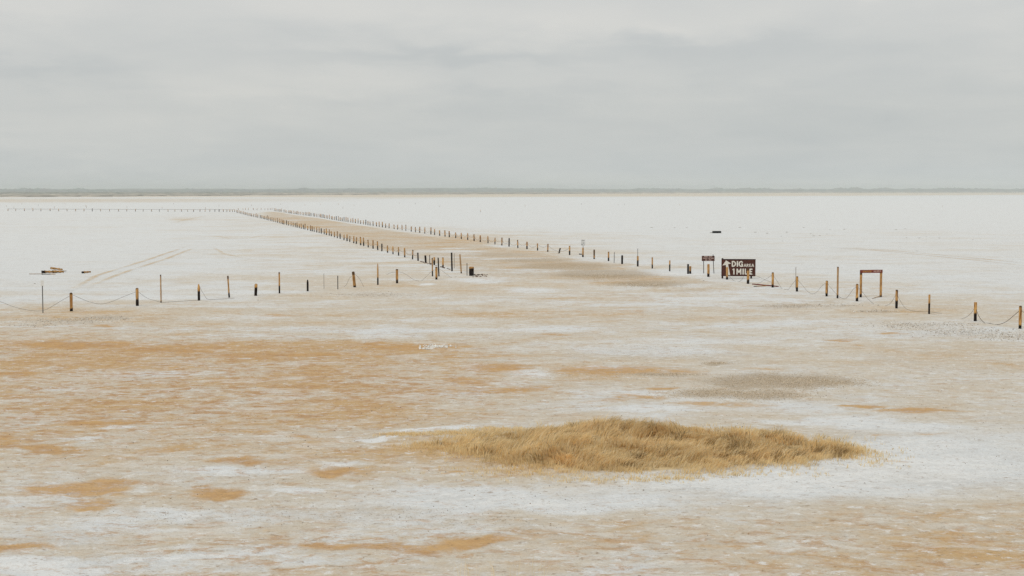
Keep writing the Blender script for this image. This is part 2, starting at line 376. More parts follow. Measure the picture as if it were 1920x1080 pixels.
def ground_material():
    m, n, l, b = new_mat('salt_flat_ground', 0.92, 0.15)
    MM = lambda op, a, b_=None, c=None, clamp=False: math_node(n, l, op, a, b_, c, clamp)
    at = lambda k: N(n, 'ShaderNodeAttribute', attribute_name=k).outputs['Fac']
    T, O, W, Gr, L = at('tan'), at('orange'), at('white'), at('gravel'), at('litter')
    geo = N(n, 'ShaderNodeNewGeometry')
    def noise(scale, detail=4.0, rough=0.55, sx=1.0, sy=1.0, dist=0.0, off=0.0):
        mp = N(n, 'ShaderNodeMapping'); mp.inputs['Scale'].default_value = (sx, sy, 1); mp.inputs['Location'].default_value = (off, off * .7, 0)
        l.new(geo.outputs['Position'], mp.inputs[0])
        t = N(n, 'ShaderNodeTexNoise', inp={'Scale': scale, 'Detail': detail, 'Roughness': rough, 'Distortion': dist})
        l.new(mp.outputs[0], t.inputs['Vector'])
        return t.outputs[0]
    def smooth(x, lo, hi):
        t = N(n, 'ShaderNodeMapRange', interpolation_type='SMOOTHSTEP', inp={'From Min': lo, 'From Max': hi}); l.new(x, t.inputs[0]); return t.outputs[0]
    big = noise(0.035, 5, 0.55, .8, .6, .4)
    mid = noise(0.30, 6, 0.60, .7, .9, .6, 13.0)
    fine = noise(3.2, 6, 0.78, .85, 1.0, .3, 31.0)
    grit = noise(16.0, 4, 0.7, .7, 1.0, 0, 57.0)
    patch = noise(0.9, 8, 0.72, .8, .8, .5, 77.0)
    # amount of tan sand
    Tm = MM('MINIMUM', T, .5)
    streak = noise(0.11, 6, .6, .55, 1.0, .5, 300.0)
    t = MM('ADD', T, MM('MULTIPLY', MM('SUBTRACT', big, .5), MM('ADD', MM('MULTIPLY', Tm, 1.0), .12)))
    t = MM('ADD', t, MM('MULTIPLY', MM('SUBTRACT', streak, .5), MM('ADD', MM('MULTIPLY', Tm, 3.2), .13)))
    t = MM('ADD', t, MM('MULTIPLY', MM('SUBTRACT', mid, .5), MM('ADD', MM('MULTIPLY', Tm, 2.6), .12)))
    t = MM('ADD', t, MM('MULTIPLY', MM('SUBTRACT', patch, .5), MM('ADD', MM('MULTIPLY', Tm, 1.8), .08)))
    t = MM('ADD', t, MM('MULTIPLY', MM('SUBTRACT', fine, .5), MM('ADD', MM('MULTIPLY', Tm, 1.5), .10)))
    t = MM('SUBTRACT', t, MM('MULTIPLY', MM('MULTIPLY', W, .85), smooth(MM('ADD', patch, MM('MULTIPLY', W, .3)), .42, .72)), clamp=True)
    c_white = (0.690, 0.704, 0.698); c_beige = (0.607, 0.540, 0.438); c_tan = (0.560, 0.385, 0.200)
    base = mix_col(n, l, smooth(t, .06, .46), c_white, c_beige)
    base = mix_col(n, l, smooth(t, .42, .90), base, c_tan)
    base = mix_col(n, l, MM('MULTIPLY', smooth(MM('ADD', W, MM('ADD', MM('MULTIPLY', MM('SUBTRACT', patch, .5), 2.2), MM('MULTIPLY', MM('SUBTRACT', fine, .5), 1.6))), .25, 1.0), MM('MULTIPLY', W, 1.4, clamp=True)), base, (0.76, 0.765, 0.75))
    # dull grey damp crust here and there
    gy = smooth(noise(0.55, 6, .6, .7, 1.0, .6, 101.0), .50, .72)
    base = mix_col(n, l, MM('MULTIPLY', gy, .34), base, (0.53, 0.50, 0.45))
    # orange iron stained sand
    o = MM('ADD', O, MM('MULTIPLY', MM('SUBTRACT', patch, .5), 2.6))
    o = MM('ADD', o, MM('MULTIPLY', MM('SUBTRACT', fine, .5), 2.0))
    omask = MM('MULTIPLY', smooth(o, .02, 1.0), MM('MULTIPLY', O, 1.8, clamp=True))
    oc = mix_col(n, l, smooth(patch, .35, .65), (0.43, 0.215, 0.066), (0.57, 0.335, 0.125))
    oc = mix_col(n, l, smooth(fine, .42, .68), oc, (0.60, 0.385, 0.17))
    base = mix_col(n, l, MM('MULTIPLY', omask, .88), base, oc)
    # scattered small rusty flecks in the sandy ground
    fl = noise(2.0, 8, .78, .7, 1.1, .5, 140.0)
    flm = MM('MULTIPLY', smooth(MM('ADD', fl, MM('MULTIPLY', T, .12)), .57, .66), MM('MULTIPLY', T, 1.3, clamp=True))
    base = mix_col(n, l, MM('MULTIPLY', flm, .9), base, (0.48, 0.28, 0.13))
    # salt crust specks, crisp white
    sc = noise(3.6, 7, .78, .8, 1.0, .4, 190.0)
    scm = smooth(MM('ADD', sc, MM('MULTIPLY', W, .08)), .535, .64)
    scm = MM('MULTIPLY', scm, MM('SUBTRACT', 1.0, MM('MULTIPLY', omask, .8)))
    base = mix_col(n, l, MM('MULTIPLY', scm, .80), base, (0.78, 0.78, 0.76))
    sw = noise(0.8, 8, .75, .6, 1.3, .6, 230.0)
    swm = MM('MULTIPLY', smooth(sw, .51, .62), MM('SUBTRACT', 1.0, omask))
    base = mix_col(n, l, MM('MULTIPLY', swm, .40), base, (0.76, 0.75, 0.71))
    # gravelly soil
    gmask = smooth(MM('ADD', Gr, MM('MULTIPLY', MM('SUBTRACT', fine, .5), .9)), .2, 1.0)
    gcx = mix_col(n, l, smooth(grit, .35, .65), (0.34, 0.265, 0.18), (0.52, 0.43, 0.315))
    base = mix_col(n, l, MM('MULTIPLY', gmask, .80), base, gcx)
    # grit, fine dark pits
    base = mix_col(n, l, MM('MULTIPLY', smooth(grit, .54, .70), .55), base, (0.32, 0.23, 0.14))
    pit = noise(4.5, 5, .78, .7, 1.0, .4, 260.0)
    base = mix_col(n, l, MM('MULTIPLY', smooth(pit, .59, .66), .62), base, (0.27, 0.17, 0.09))
    # dead straw litter below the grass
    lit = mix_col(n, l, smooth(fine, .35, .65), (0.36, 0.25, 0.12), (0.70, 0.54, 0.31))
    base = mix_col(n, l, smooth(MM('ADD', L, MM('MULTIPLY', MM('SUBTRACT', fine, .5), 1.0)), .3, .8), base, lit)
    l.new(base, b.inputs['Base Color'])
    hsum = MM('ADD', MM('MULTIPLY', fine, .085), MM('MULTIPLY', grit, .02))
    hsum = MM('ADD', hsum, MM('MULTIPLY', pit, .02))
    bp = N(n, 'ShaderNodeBump', inp={'Strength': 0.9, 'Distance': 1.0}); l.new(hsum, bp.inputs['Height'])
    l.new(bp.outputs[0], b.inputs['Normal'])
    return m
M_GROUND = ground_material()

def wood_material():
    """weathered post wood; the object colour carries (height of the black foot, depth of the black head, greyness)"""
    m, n, l, b = new_mat('weathered_post_wood', 0.9, 0.06)
    MM = lambda op, a, b_=None, c=None, clamp=False: math_node(n, l, op, a, b_, c, clamp)
    tc_ = N(n, 'ShaderNodeTexCoord'); oi = N(n, 'ShaderNodeObjectInfo')
    mp = N(n, 'ShaderNodeMapping'); mp.inputs['Scale'].default_value = (1, 1, .12); l.new(tc_.outputs['Object'], mp.inputs[0])
    ofs = N(n, 'ShaderNodeVectorMath', operation='ADD'); l.new(mp.outputs[0], ofs.inputs[0])
    cx = N(n, 'ShaderNodeCombineXYZ'); l.new(MM('MULTIPLY', oi.outputs['Random'], 40), cx.inputs[0]); l.new(cx.outputs[0], ofs.inputs[1])
    g = N(n, 'ShaderNodeTexNoise', inp={'Scale': 26.0, 'Detail': 5.0, 'Roughness': .65}); l.new(ofs.outputs[0], g.inputs['Vector'])
    g2 = N(n, 'ShaderNodeTexNoise', inp={'Scale': 7.0, 'Detail': 3.0}); l.new(ofs.outputs[0], g2.inputs['Vector'])
    s = N(n, 'ShaderNodeSeparateXYZ'); l.new(tc_.outputs['Object'], s.inputs[0])
    oc = N(n, 'ShaderNodeSeparateColor'); l.new(oi.outputs['Color'], oc.inputs[0])
    def smooth(x, lo, hi):
        t = N(n, 'ShaderNodeMapRange', interpolation_type='SMOOTHSTEP', inp={'From Min': lo, 'From Max': hi}); l.new(x, t.inputs[0]); return t.outputs[0]
    c = mix_col(n, l, smooth(g.outputs[0], .30, .68), (0.22, 0.085, 0.022), (0.68, 0.40, 0.14))
    c = mix_col(n, l, MM('MULTIPLY', smooth(g2.outputs[0], .50, .70), .6), c, (0.09, 0.036, 0.012))
    c = mix_col(n, l, oc.outputs[2], c, (0.26, 0.22, 0.17))
    zz = MM('ADD', s.outputs[2], MM('MULTIPLY', MM('SUBTRACT', g2.outputs[0], .5), .22))
    foot = MM('SUBTRACT', 1.0, smooth(MM('SUBTRACT', zz, oc.outputs[0]), -.05, .06))
    c = mix_col(n, l, foot, c, (0.012, 0.007, 0.005))
    # head: green channel = height above which the wood is black
    head = smooth(MM('SUBTRACT', zz, MM('MULTIPLY', oc.outputs[1], 3.0)), -.03, .05)
    c = mix_col(n, l, MM('MULTIPLY', head, .85), c, (0.03, 0.015, 0.008))
    l.new(c, b.inputs['Base Color'])
    bp = N(n, 'ShaderNodeBump', inp={'Strength': .5, 'Distance': .02}); l.new(g.outputs[0], bp.inputs['Height']); l.new(bp.outputs[0], b.inputs['Normal'])
    return m
M_WOOD = wood_material()

def plain(name, c1, c2=None, rough=.8, scale=8.0, metallic=0.0):
    m, n, l, b = new_mat(name, rough, .08)
    tc_ = N(n, 'ShaderNodeTexCoord')
    t = N(n, 'ShaderNodeTexNoise', inp={'Scale': scale, 'Detail': 5.0, 'Roughness': .6}); l.new(tc_.outputs['Object'], t.inputs['Vector'])
    mr = N(n, 'ShaderNodeMapRange', inp={'From Min': .3, 'From Max': .7}); l.new(t.outputs[0], mr.inputs[0])
    l.new(mix_col(n, l, mr.outputs[0], c1, c2 or tuple(x * .6 for x in c1)), b.inputs['Base Color'])
    b.inputs['Metallic'].default_value = metallic
    return m
M_SIGN = plain('brown_sign_paint', (0.088, 0.030, 0.020), (0.055, 0.019, 0.013), .7, 5)
M_SIGN_EDGE = plain('dark_brown_sign_edge', (0.030, 0.011, 0.008), None, .8, 6)
M_LETTER = plain('white_sign_lettering', (0.78, 0.76, 0.70), (0.62, 0.58, 0.50), .7, 14)
M_PINK = plain('faded_sign_lettering', (0.74, 0.60, 0.54), (0.60, 0.42, 0.36), .8, 20)
M_REDBOARD = plain('faded_red_brown_paint', (0.26, 0.055, 0.03), (0.11, 0.028, 0.02), .8, 9)
M_YELLOWED = plain('yellowed_peeling_paint', (0.50, 0.25, 0.08), (0.24, 0.09, 0.035), .85, 22)
M_CABLE = plain('rusty_cable', (0.13, 0.095, 0.075), (0.08, 0.06, 0.045), .8, 30)
M_ROD = plain('grey_steel_rod', (0.17, 0.165, 0.16), (0.10, 0.095, 0.09), .6, 10, .3)
M_ROD_DARK = plain('dark_steel_rod', (0.035, 0.03, 0.028), None, .7, 10)
M_ROD_PALE = plain('pale_weathered_rod', (0.38, 0.35, 0.31), (0.25, 0.23, 0.2), .8, 10)
M_WHITE = plain('white_sign_face', (0.74, 0.75, 0.74), (0.66, 0.66, 0.64), .6, 10)
M_BLACKMARK = plain('worn_black_print', (0.06, 0.06, 0.06), (0.2, 0.2, 0.2), .8, 30)
M_BLACK = plain('black_drum_paint', (0.008, 0.008, 0.008), (0.014, 0.013, 0.012), .6, 6)
M_SALT = plain('salt_lump', (0.78, 0.77, 0.73), (0.62, 0.58, 0.5), .9, 12)
M_CLUMP = plain('dry_mud_clump', (0.16, 0.13, 0.09), (0.30, 0.26, 0.2), .95, 9)

def attr_material(name, rough=.9, transl=0.0):
    m, n, l, b = new_mat(name, rough, .2)
    a = N(n, 'ShaderNodeAttribute', attribute_name='tone')
    l.new(a.outputs['Color'], b.inputs['Base Color'])
    if transl:
        tr = N(n, 'ShaderNodeBsdfTranslucent'); l.new(a.outputs['Color'], tr.inputs[0])
        mx = N(n, 'ShaderNodeMixShader'); mx.inputs[0].default_value = transl
        l.new(b.outputs[0], mx.inputs[1]); l.new(tr.outputs[0], mx.inputs[2])
        l.new(mx.outputs[0], n['Material Output'].inputs[0])
    return m
M_GRASS = attr_material('dry_straw', .8, .5)
M_STONE = attr_material('pebbles', .9)
M_TREES = attr_material('far_foliage', .95)

# ------------------------------------------------------------------ ground: one polar sheet out to the horizon
def build_ground():
    vs = np.concatenate([np.linspace(359.3, 372, 22)[:-1], np.arange(372, 1110, 1.7), 1110 * (1.12 ** np.arange(1, 27)) ])
    r_ = CAM_H * F / (vs - HOR)
    r_ = r_[r_ > 0.6][::-1]
    r_ = np.concatenate([[0.5], r_, [13200.0]]) if r_[-1] < 13200 else np.concatenate([[0.5], r_])
    fine = np.arctan((np.arange(-160, 2081, 5.0) - 960) / F)
    rest = np.linspace(fine[-1], fine[0] + 2 * math.pi, 90)[1:-1]
    a_ = np.concatenate([fine, rest]); na, nr = len(a_), len(r_)
    A, R = np.meshgrid(a_, r_)
    x, y = (R * np.sin(A)).ravel(), (R * np.cos(A)).ravel()
    z = height(x, y)
    T, O, W, Gv, L = marks(x, y)
    V = np.stack([x, y, z], 1)
    i = np.arange(nr - 1)[:, None] * na; j = np.arange(na)[None, :]; k = (np.arange(na) + 1)[None, :] % na
    q = np.stack([(i + j), (i + na + j), (i + na + k), (i + k)], -1).reshape(-1, 4)
    loops = q.ravel(); sizes = np.full(len(q), 4)
    V = np.vstack([V, [[0, 0, 0]]]); c = len(V) - 1
    tri = np.stack([np.full(na, c), np.arange(na), (np.arange(na) + 1) % na], 1)
    loops = np.concatenate([loops, tri.ravel()]); sizes = np.concatenate([sizes, np.full(na, 3)])
    ap = lambda s, d: np.append(s, d)
    o = big_mesh('ground', V, loops, sizes, M_GROUND, dict(tan=ap(T, .5), orange=ap(O, 0), white=ap(W, 0), gravel=ap(Gv, 0), litter=ap(L, 0)), True)
    tag(o, kind='structure')
    print('ground verts', len(V))
build_ground()

def strip(name, left, right, nac, lift, boost=None, label=None):
    """sheet of ground between two poly-lines, same ground material, lifted a little"""
    left, right = np.array(left), np.array(right)
    n = len(left); t = np.linspace(0, 1, nac)
    P = left[:, None, :] * (1 - t)[None, :, None] + right[:, None, :] * t[None, :, None]
    x, y = P[..., 0].ravel(), P[..., 1].ravel()
    T, O, W, Gv, L = marks(x, y)
    if boost is not None: T, O, W = boost(T, O, W, np.tile(t, n), np.repeat(np.linspace(0, 1, n), nac))
    V = np.stack([x, y, height(x, y) + lift], 1)
    i = np.arange(n - 1)[:, None] * nac; j = np.arange(nac - 1)[None, :]
    q = np.stack([i + j, i + j + 1, i + nac + j + 1, i + nac + j], -1).reshape(-1, 4)
    o = big_mesh(name, V, q.ravel(), np.full(len(q), 4), M_GROUND, dict(tan=T, orange=O, white=W, gravel=Gv, litter=L), True)
    tag(o, kind='structure')
    return o
# dirt road running away between the rows of posts
vs_ = np.arange(399.5, 516, 1.0)
lu = np.interp(vs_, [k[1] for k in LEFT_KNOTS], [k[0] for k in LEFT_KNOTS])
ru = np.interp(vs_, [k[1] for k in RIGHT_KNOTS], [k[0] for k in RIGHT_KNOTS])
gap = (vs_ - HOR) * .10
strip('dirt_road', [G(a + g_, v) for a, v, g_ in zip(lu, vs_, gap)], [G(a - g_ * 1.2, v) for a, v, g_ in zip(ru, vs_, gap)], 40, 0.006)

def ribbon(pix, width, k=.5):
    P = np.array([G(u, v) for u, v in pix])
    seg = np.concatenate([[0], np.cumsum(np.hypot(*np.diff(P, axis=0).T))])
    s = np.arange(0, seg[-1], 0.8)
    x, y = np.interp(s, seg, P[:, 0]), np.interp(s, seg, P[:, 1])
    x = x + 0.12 * (fbm(s * .1, s * 0, 5) - .5)
    dx, dy = np.gradient(x), np.gradient(y); q = np.hypot(dx, dy); nx, ny = -dy / q, dx / q
    w = width * (.8 + .5 * fbm(s * .3, s * 0 + 3, 8))
    L_ = np.stack([x + nx * w, y + ny * w], 1); R_ = np.stack([x - nx * w, y - ny * w], 1)
    def boost(T, O, W, t, a):
        e_ = np.sin(np.pi * t) ** .7 * np.clip(np.minimum(a, 1 - a) * 5, 0, 1)
        return T + k * e_, O + .10 * k * e_, W * (1 - e_)
    return strip('tyre_track', L_, R_, 7, 0.005, boost)
ribbon([(130, 545), (180, 517), (275, 487.5), (354, 460.5)], .23, .36)
ribbon([(160, 540), (210, 519), (250, 505), (312, 485), (370, 462)], .23, .36)
ribbon([(1560, 463.5), (1665, 469), (1865, 487.5), (1960, 497)], .20, .46)
ribbon([(1560, 464.5), (1625, 467.8), (1727, 477.6), (1850, 490), (1940, 500)], .20, .46)

def road_line(f, v0, v1):
    vv = np.linspace(v0, v1, 14)
    a_ = np.interp(vv, [k[1] for k in LEFT_KNOTS], [k[0] for k in LEFT_KNOTS]); b_ = np.interp(vv, [k[1] for k in RIGHT_KNOTS], [k[0] for k in RIGHT_KNOTS])
    return [(a * (1 - f) + b * f, v) for a, b, v in zip(a_, b_, vv)]
for f_, k_ in ((.30, .30), (.42, .26), (.56, .34), (.69, .28)):
    ribbon(road_line(f_, 402, 500), .30, k_)
ribbon([(325, 418), (352, 411), (385, 405)], .5, .22)
ribbon([(395, 441), (430, 447), (470, 446), (500, 440)], .3, .20)
ribbon([(397, 462), (420, 476), (470, 486)], .22, .22)

# ------------------------------------------------------------------ far shore: low hills and the tree line
def far_dist(a):      # distance of the wooded shore by azimuth
    u = 960 + F * np.tan(a)
    return CAM_H * F / (np.interp(u, [-200, 500, 900, 1300, 1900, 2200], [360.6, 360.6, 360.5, 360.4, 360.3, 360.3]) - HOR)
def build_hills():
    a = np.linspace(-0.48, 0.48, 420)
    u = 960 + F * np.tan(a)
    topv = np.interp(u, [-200, 100, 250, 500, 700, 860, 1000, 1150, 1400, 1600, 1800, 2200], [355.6, 355.0, 353.9, 354.0, 353.0, 352.2, 353.6, 354.3, 354.6, 354.6, 354.2, 354.4])
    topv = topv + (fbm(u * .02, u * 0, 17, 3) - .5) * 1.0
    rows = []
    d0 = far_dist(a) + 500
    hz_ = (HOR - topv) / F * (d0 + 900) + CAM_H
    for k, (dd, hh) in enumerate([(0, -0.5), (300, .45), (600, .85), (900, 1.0), (1500, .7), (2200, -.03)]):
        R = d0 + dd
        rows.append(np.stack([R * np.sin(a), R * np.cos(a), np.maximum(hz_ * hh, -.5)], 1))
    V = np.concatenate(rows); n = len(a)
    i = np.arange(len(rows) - 1)[:, None] * n; j = np.arange(n - 1)[None, :]
    q = np.stack([i + j, i + j + 1, i + n + j + 1, i + n + j], -1).reshape(-1, 4)
    m = plain('hill_scrub', (0.10, 0.10, 0.06), (0.06, 0.07, 0.04), .95, .01)
    tag(big_mesh('hills', V, q.ravel(), np.full(len(q), 4), m, None, True), kind='structure')
build_hills()
ICO_V = np.array([(0, 0, 1), (.894, 0, .447), (.276, .851, .447), (-.724, .526, .447), (-.724, -.526, .447), (.276, -.851, .447),
                  (.724, .526, -.447), (-.276, .851, -.447), (-.894, 0, -.447), (-.276, -.851, -.447), (.724, -.526, -.447), (0, 0, -1)])
ICO_F = np.array([(0, 1, 2), (0, 2, 3), (0, 3, 4), (0, 4, 5), (0, 5, 1), (1, 6, 2), (2, 7, 3), (3, 8, 4), (4, 9, 5), (5, 10, 1),
                  (2, 6, 7), (3, 7, 8), (4, 8, 9), (5, 9, 10), (1, 10, 6), (6, 11, 7), (7, 11, 8), (8, 11, 9), (9, 11, 10), (10, 11, 6)])
OCT_V = np.array([(1, 0, 0), (0, 1, 0), (-1, 0, 0), (0, -1, 0), (0, 0, 1), (0, 0, -1)], float)
OCT_F = np.array([(0, 1, 4), (1, 2, 4), (2, 3, 4), (3, 0, 4), (1, 0, 5), (2, 1, 5), (3, 2, 5), (0, 3, 5)])
def blobs(name, C, S, tone, mat, V0, F0, jit=.25):
    n, k = len(C), len(V0)
    ang = rng.uniform(0, 6.28, n); ca, sa = np.cos(ang), np.sin(ang)
    Q = V0[None] * (1 + rng.uniform(-jit, jit, (n, k, 1)))
    Q = Q * S[:, None, :]
    Q = np.stack([Q[..., 0] * ca[:, None] - Q[..., 1] * sa[:, None], Q[..., 0] * sa[:, None] + Q[..., 1] * ca[:, None], Q[..., 2]], -1) + C[:, None, :]
    Fc = (F0[None] + (np.arange(n) * k)[:, None, None]).reshape(-1)
    tn = np.repeat(tone[:, None, :], k, 1).reshape(-1, tone.shape[1])
    tn = np.concatenate([tn, np.ones((len(tn), 1))], 1)
    return big_mesh(name, Q.reshape(-1, 3), Fc, np.full(len(Fc) // 3, 3), mat, dict(tone=tn))
n_t = 5200
a = rng.uniform(-.46, .46, n_t)
u_ = 960 + F * np.tan(a)
d = far_dist(a) + rng.uniform(0, 650, n_t)
hgt = (HOR - np.interp(u_, [-200, 240, 700, 860, 1000, 1300, 1500, 1920], [355.0, 354.4, 354.0, 353.2, 353.8, 354.0, 353.7, 353.5])) / F * d + CAM_H
hgt = hgt * (.45 + .75 * fbm(u_ * .035, u_ * 0 + 2, 30, 4)) * rng.uniform(.6, 1.25, n_t)
wd = rng.uniform(6, 16, n_t) * (d / 3500)
C = np.stack([d * np.sin(a), d * np.cos(a), hgt * .45], 1)
S = np.stack([wd, wd, hgt * .55], 1)
tone = np.stack([rng.uniform(.04, .09, n_t), rng.uniform(.05, .10, n_t), rng.uniform(.04, .07, n_t)], 1)
tag(blobs('tree_line', C, S, tone, M_TREES, ICO_V, ICO_F, .3), 'hazy band of low dark trees along the far shore of the flat', 'trees', kind='stuff')

n_s = 9000
a = rng.uniform(-.42, .42, n_s); u_ = 960 + F * np.tan(a)
d0 = CAM_H * F / (np.interp(u_, [-200, 200, 480, 720, 960, 1300, 1900, 2200], [368.5, 368, 366, 364.6, 363.8, 361.9, 360.9, 360.9]) - HOR)
d1 = far_dist(a); t_ = rng.uniform(0, 1, n_s)
inv = (1 / d0) * (1 - t_) + (1 / d1) * t_
d = 1 / inv * rng.uniform(.97, 1.03, n_s)
hgt = rng.uniform(.5, 2.4, n_s) * (.6 + .8 * t_)
wd = rng.uniform(8, 26, n_s) * (d / 3000)
dry = np.clip(1 - t_ * 1.5 + rng.normal(0, .18, n_s), 0, 1)[:, None]
tone = np.array([(.42, .37, .30)]) * dry + np.array([(.15, .155, .115)]) * (1 - dry)
tone = tone * rng.uniform(.85, 1.15, (n_s, 1))
tag(blobs('scrub', np.stack([d * np.sin(a), d * np.cos(a), hgt * .3], 1), np.stack([wd, wd * 1.5, hgt], 1), tone, M_TREES, ICO_V, ICO_F, .3), 'low dry scrub on the plain between the white salt and the far trees', 'scrub', kind='stuff')

# ------------------------------------------------------------------ grass
def grass_blades(P, h, lean, tone, width):
    """P (n,3) roots, h (n) lengths, lean (n,2) tip offset in lengths, tone (n,3)"""
    n = len(P)
    th = rng.uniform(0, 6.28, n); sx, sy = np.cos(th) * width, np.sin(th) * width
    z1 = np.sqrt(np.clip(1 - (lean[:, 0] ** 2 + lean[:, 1] ** 2) * .25, .15, 1))
    ll = np.clip(1 - lean[:, 0] ** 2 - lean[:, 1] ** 2, .05, 1); z2 = np.sqrt(ll)
    A = P - np.stack([sx, sy, 0 * sx], 1); B = P + np.stack([sx, sy, 0 * sx], 1)
    mid = P + np.stack([lean[:, 0] * h * .35, lean[:, 1] * h * .35, z1 * h * .55], 1)
    C_ = mid + np.stack([sx, sy, 0 * sx], 1) * .75; D = mid - np.stack([sx, sy, 0 * sx], 1) * .75
    tip = P + np.stack([lean[:, 0] * h, lean[:, 1] * h, (z1 * .55 + z2 * .40) * h], 1)
    V = np.stack([A, B, C_, D, tip], 1).reshape(-1, 3)
    b = (np.arange(n) * 5)[:, None]
    loops = np.concatenate([b + 0, b + 1, b + 2, b + 3, b + 3, b + 2, b + 4], 1).ravel()
    sizes = np.tile([4, 3], n)
    tn = np.repeat(tone[:, None, :], 5, 1)
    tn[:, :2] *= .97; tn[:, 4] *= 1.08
    tn = np.concatenate([tn.reshape(-1, 3), np.ones((n * 5, 1))], 1)
    return V, loops, sizes, tn
STRAW = np.array([(.83, .64, .34), (.87, .71, .43), (.72, .52, .24), (.90, .78, .53), (.38, .26, .13)])
def straw(n, p=(.34, .30, .17, .15, .04)):
    k = rng.choice(5, n, p=p)
    return STRAW[k] * rng.uniform(.85, 1.12, (n, 1))
def build_patch():
    lo, hi = GRASS_W.min(0) - 1.3, GRASS_W.max(0) + 1.3
    # tufts
    nt = 12000
    T_ = rng.uniform(lo, hi, (nt, 2))
    sd_ = poly_sd(GRASS_W, T_[:, 0], T_[:, 1]) + (fbm(T_[:, 0] * 1.3, T_[:, 1] * .8, 41) - .5) * .9 + rng.normal(0, .16, nt)
    thin = fbm(T_[:, 0] * 2.6, T_[:, 1] * 1.6, 61, 3)
    keep = (sd_ > 0) | ((sd_ > -.9) & (rng.random(nt) < .40 * np.clip(1 + sd_ / .9, 0, 1) ** 1.5))
    keep &= ~((thin < .42) & (rng.random(nt) < .8))
    T_, sd_, thin = T_[keep], sd_[keep], thin[keep]
    nt = len(T_)
    nb = rng.integers(9, 24, nt); nb[sd_ < 0] = nb[sd_ < 0] // 2
    idx = np.repeat(np.arange(nt), nb); n = len(idx)
    off = rng.normal(0, .075, (n, 2))
    P2 = T_[idx] + off
    edge = np.clip((sd_[idx] + .25) / 1.1, .16, 1)
    hump = np.exp(-(((P2[:, 0] - gg[0]) / 1.0) ** 2 + ((P2[:, 1] - gg[1]) / .8) ** 2))
    hh = (.06 + .145 * edge + .07 * hump) * (.45 + 1.0 * fbm(P2[:, 0] * 1.9, P2[:, 1] * 1.3, 71)) * rng.uniform(.5, 1.6, nt)[idx] * rng.uniform(.7, 1.25, n)
    # matted: each stretch of grass has been laid over in one direction
    th = 5.5 * fbm(P2[:, 0] * .5, P2[:, 1] * .6, 81, 3) - 3.6
    mag = (.60 + .66 * fbm(P2[:, 0] * .8, P2[:, 1] * .8, 91, 3)) * np.clip(edge + .15, 0, 1)
    td = rng.normal(0, .22, (nt, 2))
    lean = np.stack([np.cos(th) * mag, np.sin(th) * mag], 1) + td[idx] + off * 2.2 + rng.normal(0, .12, (n, 2))
    ln = np.hypot(*lean.T); lean *= np.minimum(1, .93 / np.maximum(ln, 1e-6))[:, None]
    tone = straw(n)
    tt = fbm(P2[:, 0] * .9, P2[:, 1] * .9, 95)[:, None]
    tone = tone * (.88 + .28 * tt) * rng.uniform(.85, 1.12, nt)[idx][:, None]
    pocket_shade = (fbm(T_[:, 0] * 5.5, T_[:, 1] * 3.2, 161, 2) < .33) & (rng.random(nt) < .6)      # grey brown tufts: shade of the dark pockets put into blade colour
    tone = np.where(pocket_shade[idx][:, None], tone * np.array([(.42, .37, .30)]), tone * 1.0)
    tone = np.where(edge[:, None] < .5, tone * .5 + np.array([(.80, .63, .36)]) * .5, tone)
    hum = np.clip(fbm(P2[:, 0] * 1.15, P2[:, 1] * 1.0, 131, 3) - .42, 0, 1) * .34 * edge
    P = np.column_stack([P2, height(P2[:, 0], P2[:, 1]) - .005 + hum])
    print('blades', n)
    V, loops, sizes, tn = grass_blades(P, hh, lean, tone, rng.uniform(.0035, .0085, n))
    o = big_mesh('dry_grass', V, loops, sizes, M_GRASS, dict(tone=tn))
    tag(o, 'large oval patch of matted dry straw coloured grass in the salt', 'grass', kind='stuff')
build_patch()
def sparse(name, label, ells, n, hmin, hmax, wd=.004, lean_s=.25):
    Ps = []
    for (cu, cv, ru_, rv_, w) in ells:
        k = int(n * w); q = rng.normal(0, .5, (k, 2))
        for a_, b_ in q: Ps.append(G(cu + a_ * ru_, cv + b_ * rv_))
    P2 = np.repeat(np.array(Ps), 9, 0); P2 = P2 + rng.normal(0, .035, P2.shape); m = len(P2)
    P = np.column_stack([P2, height(P2[:, 0], P2[:, 1]) - .004])
    V, loops, sizes, tn = grass_blades(P, rng.uniform(hmin, hmax, m), rng.normal(0, lean_s, (m, 2)).clip(-.6, .6), straw(m, (.35, .3, .1, .23, .02)), rng.uniform(wd * .7, wd * 1.3, m))
    tag(big_mesh(name, V, loops, sizes, M_GRASS, dict(tone=tn)), label, 'grass', kind='stuff')
sparse('thin_grass', 'thin pale grass fringe reaching left from the big straw patch', [(765, 815, 50, 4, .16), (860, 813, 70, 5, .25), (940, 806, 70, 5, .2), (800, 838, 50, 9, .22)], 1000, .03, .085)
sparse('grass_sprigs', 'scattered low dry sprigs in front of the big straw patch', [(960, 885, 150, 12, .3), (1150, 900, 160, 8, .25), (1400, 890, 160, 6, .15), (1640, 862, 60, 16, .15), (1250, 898, 60, 5, .15)], 420, .03, .09)
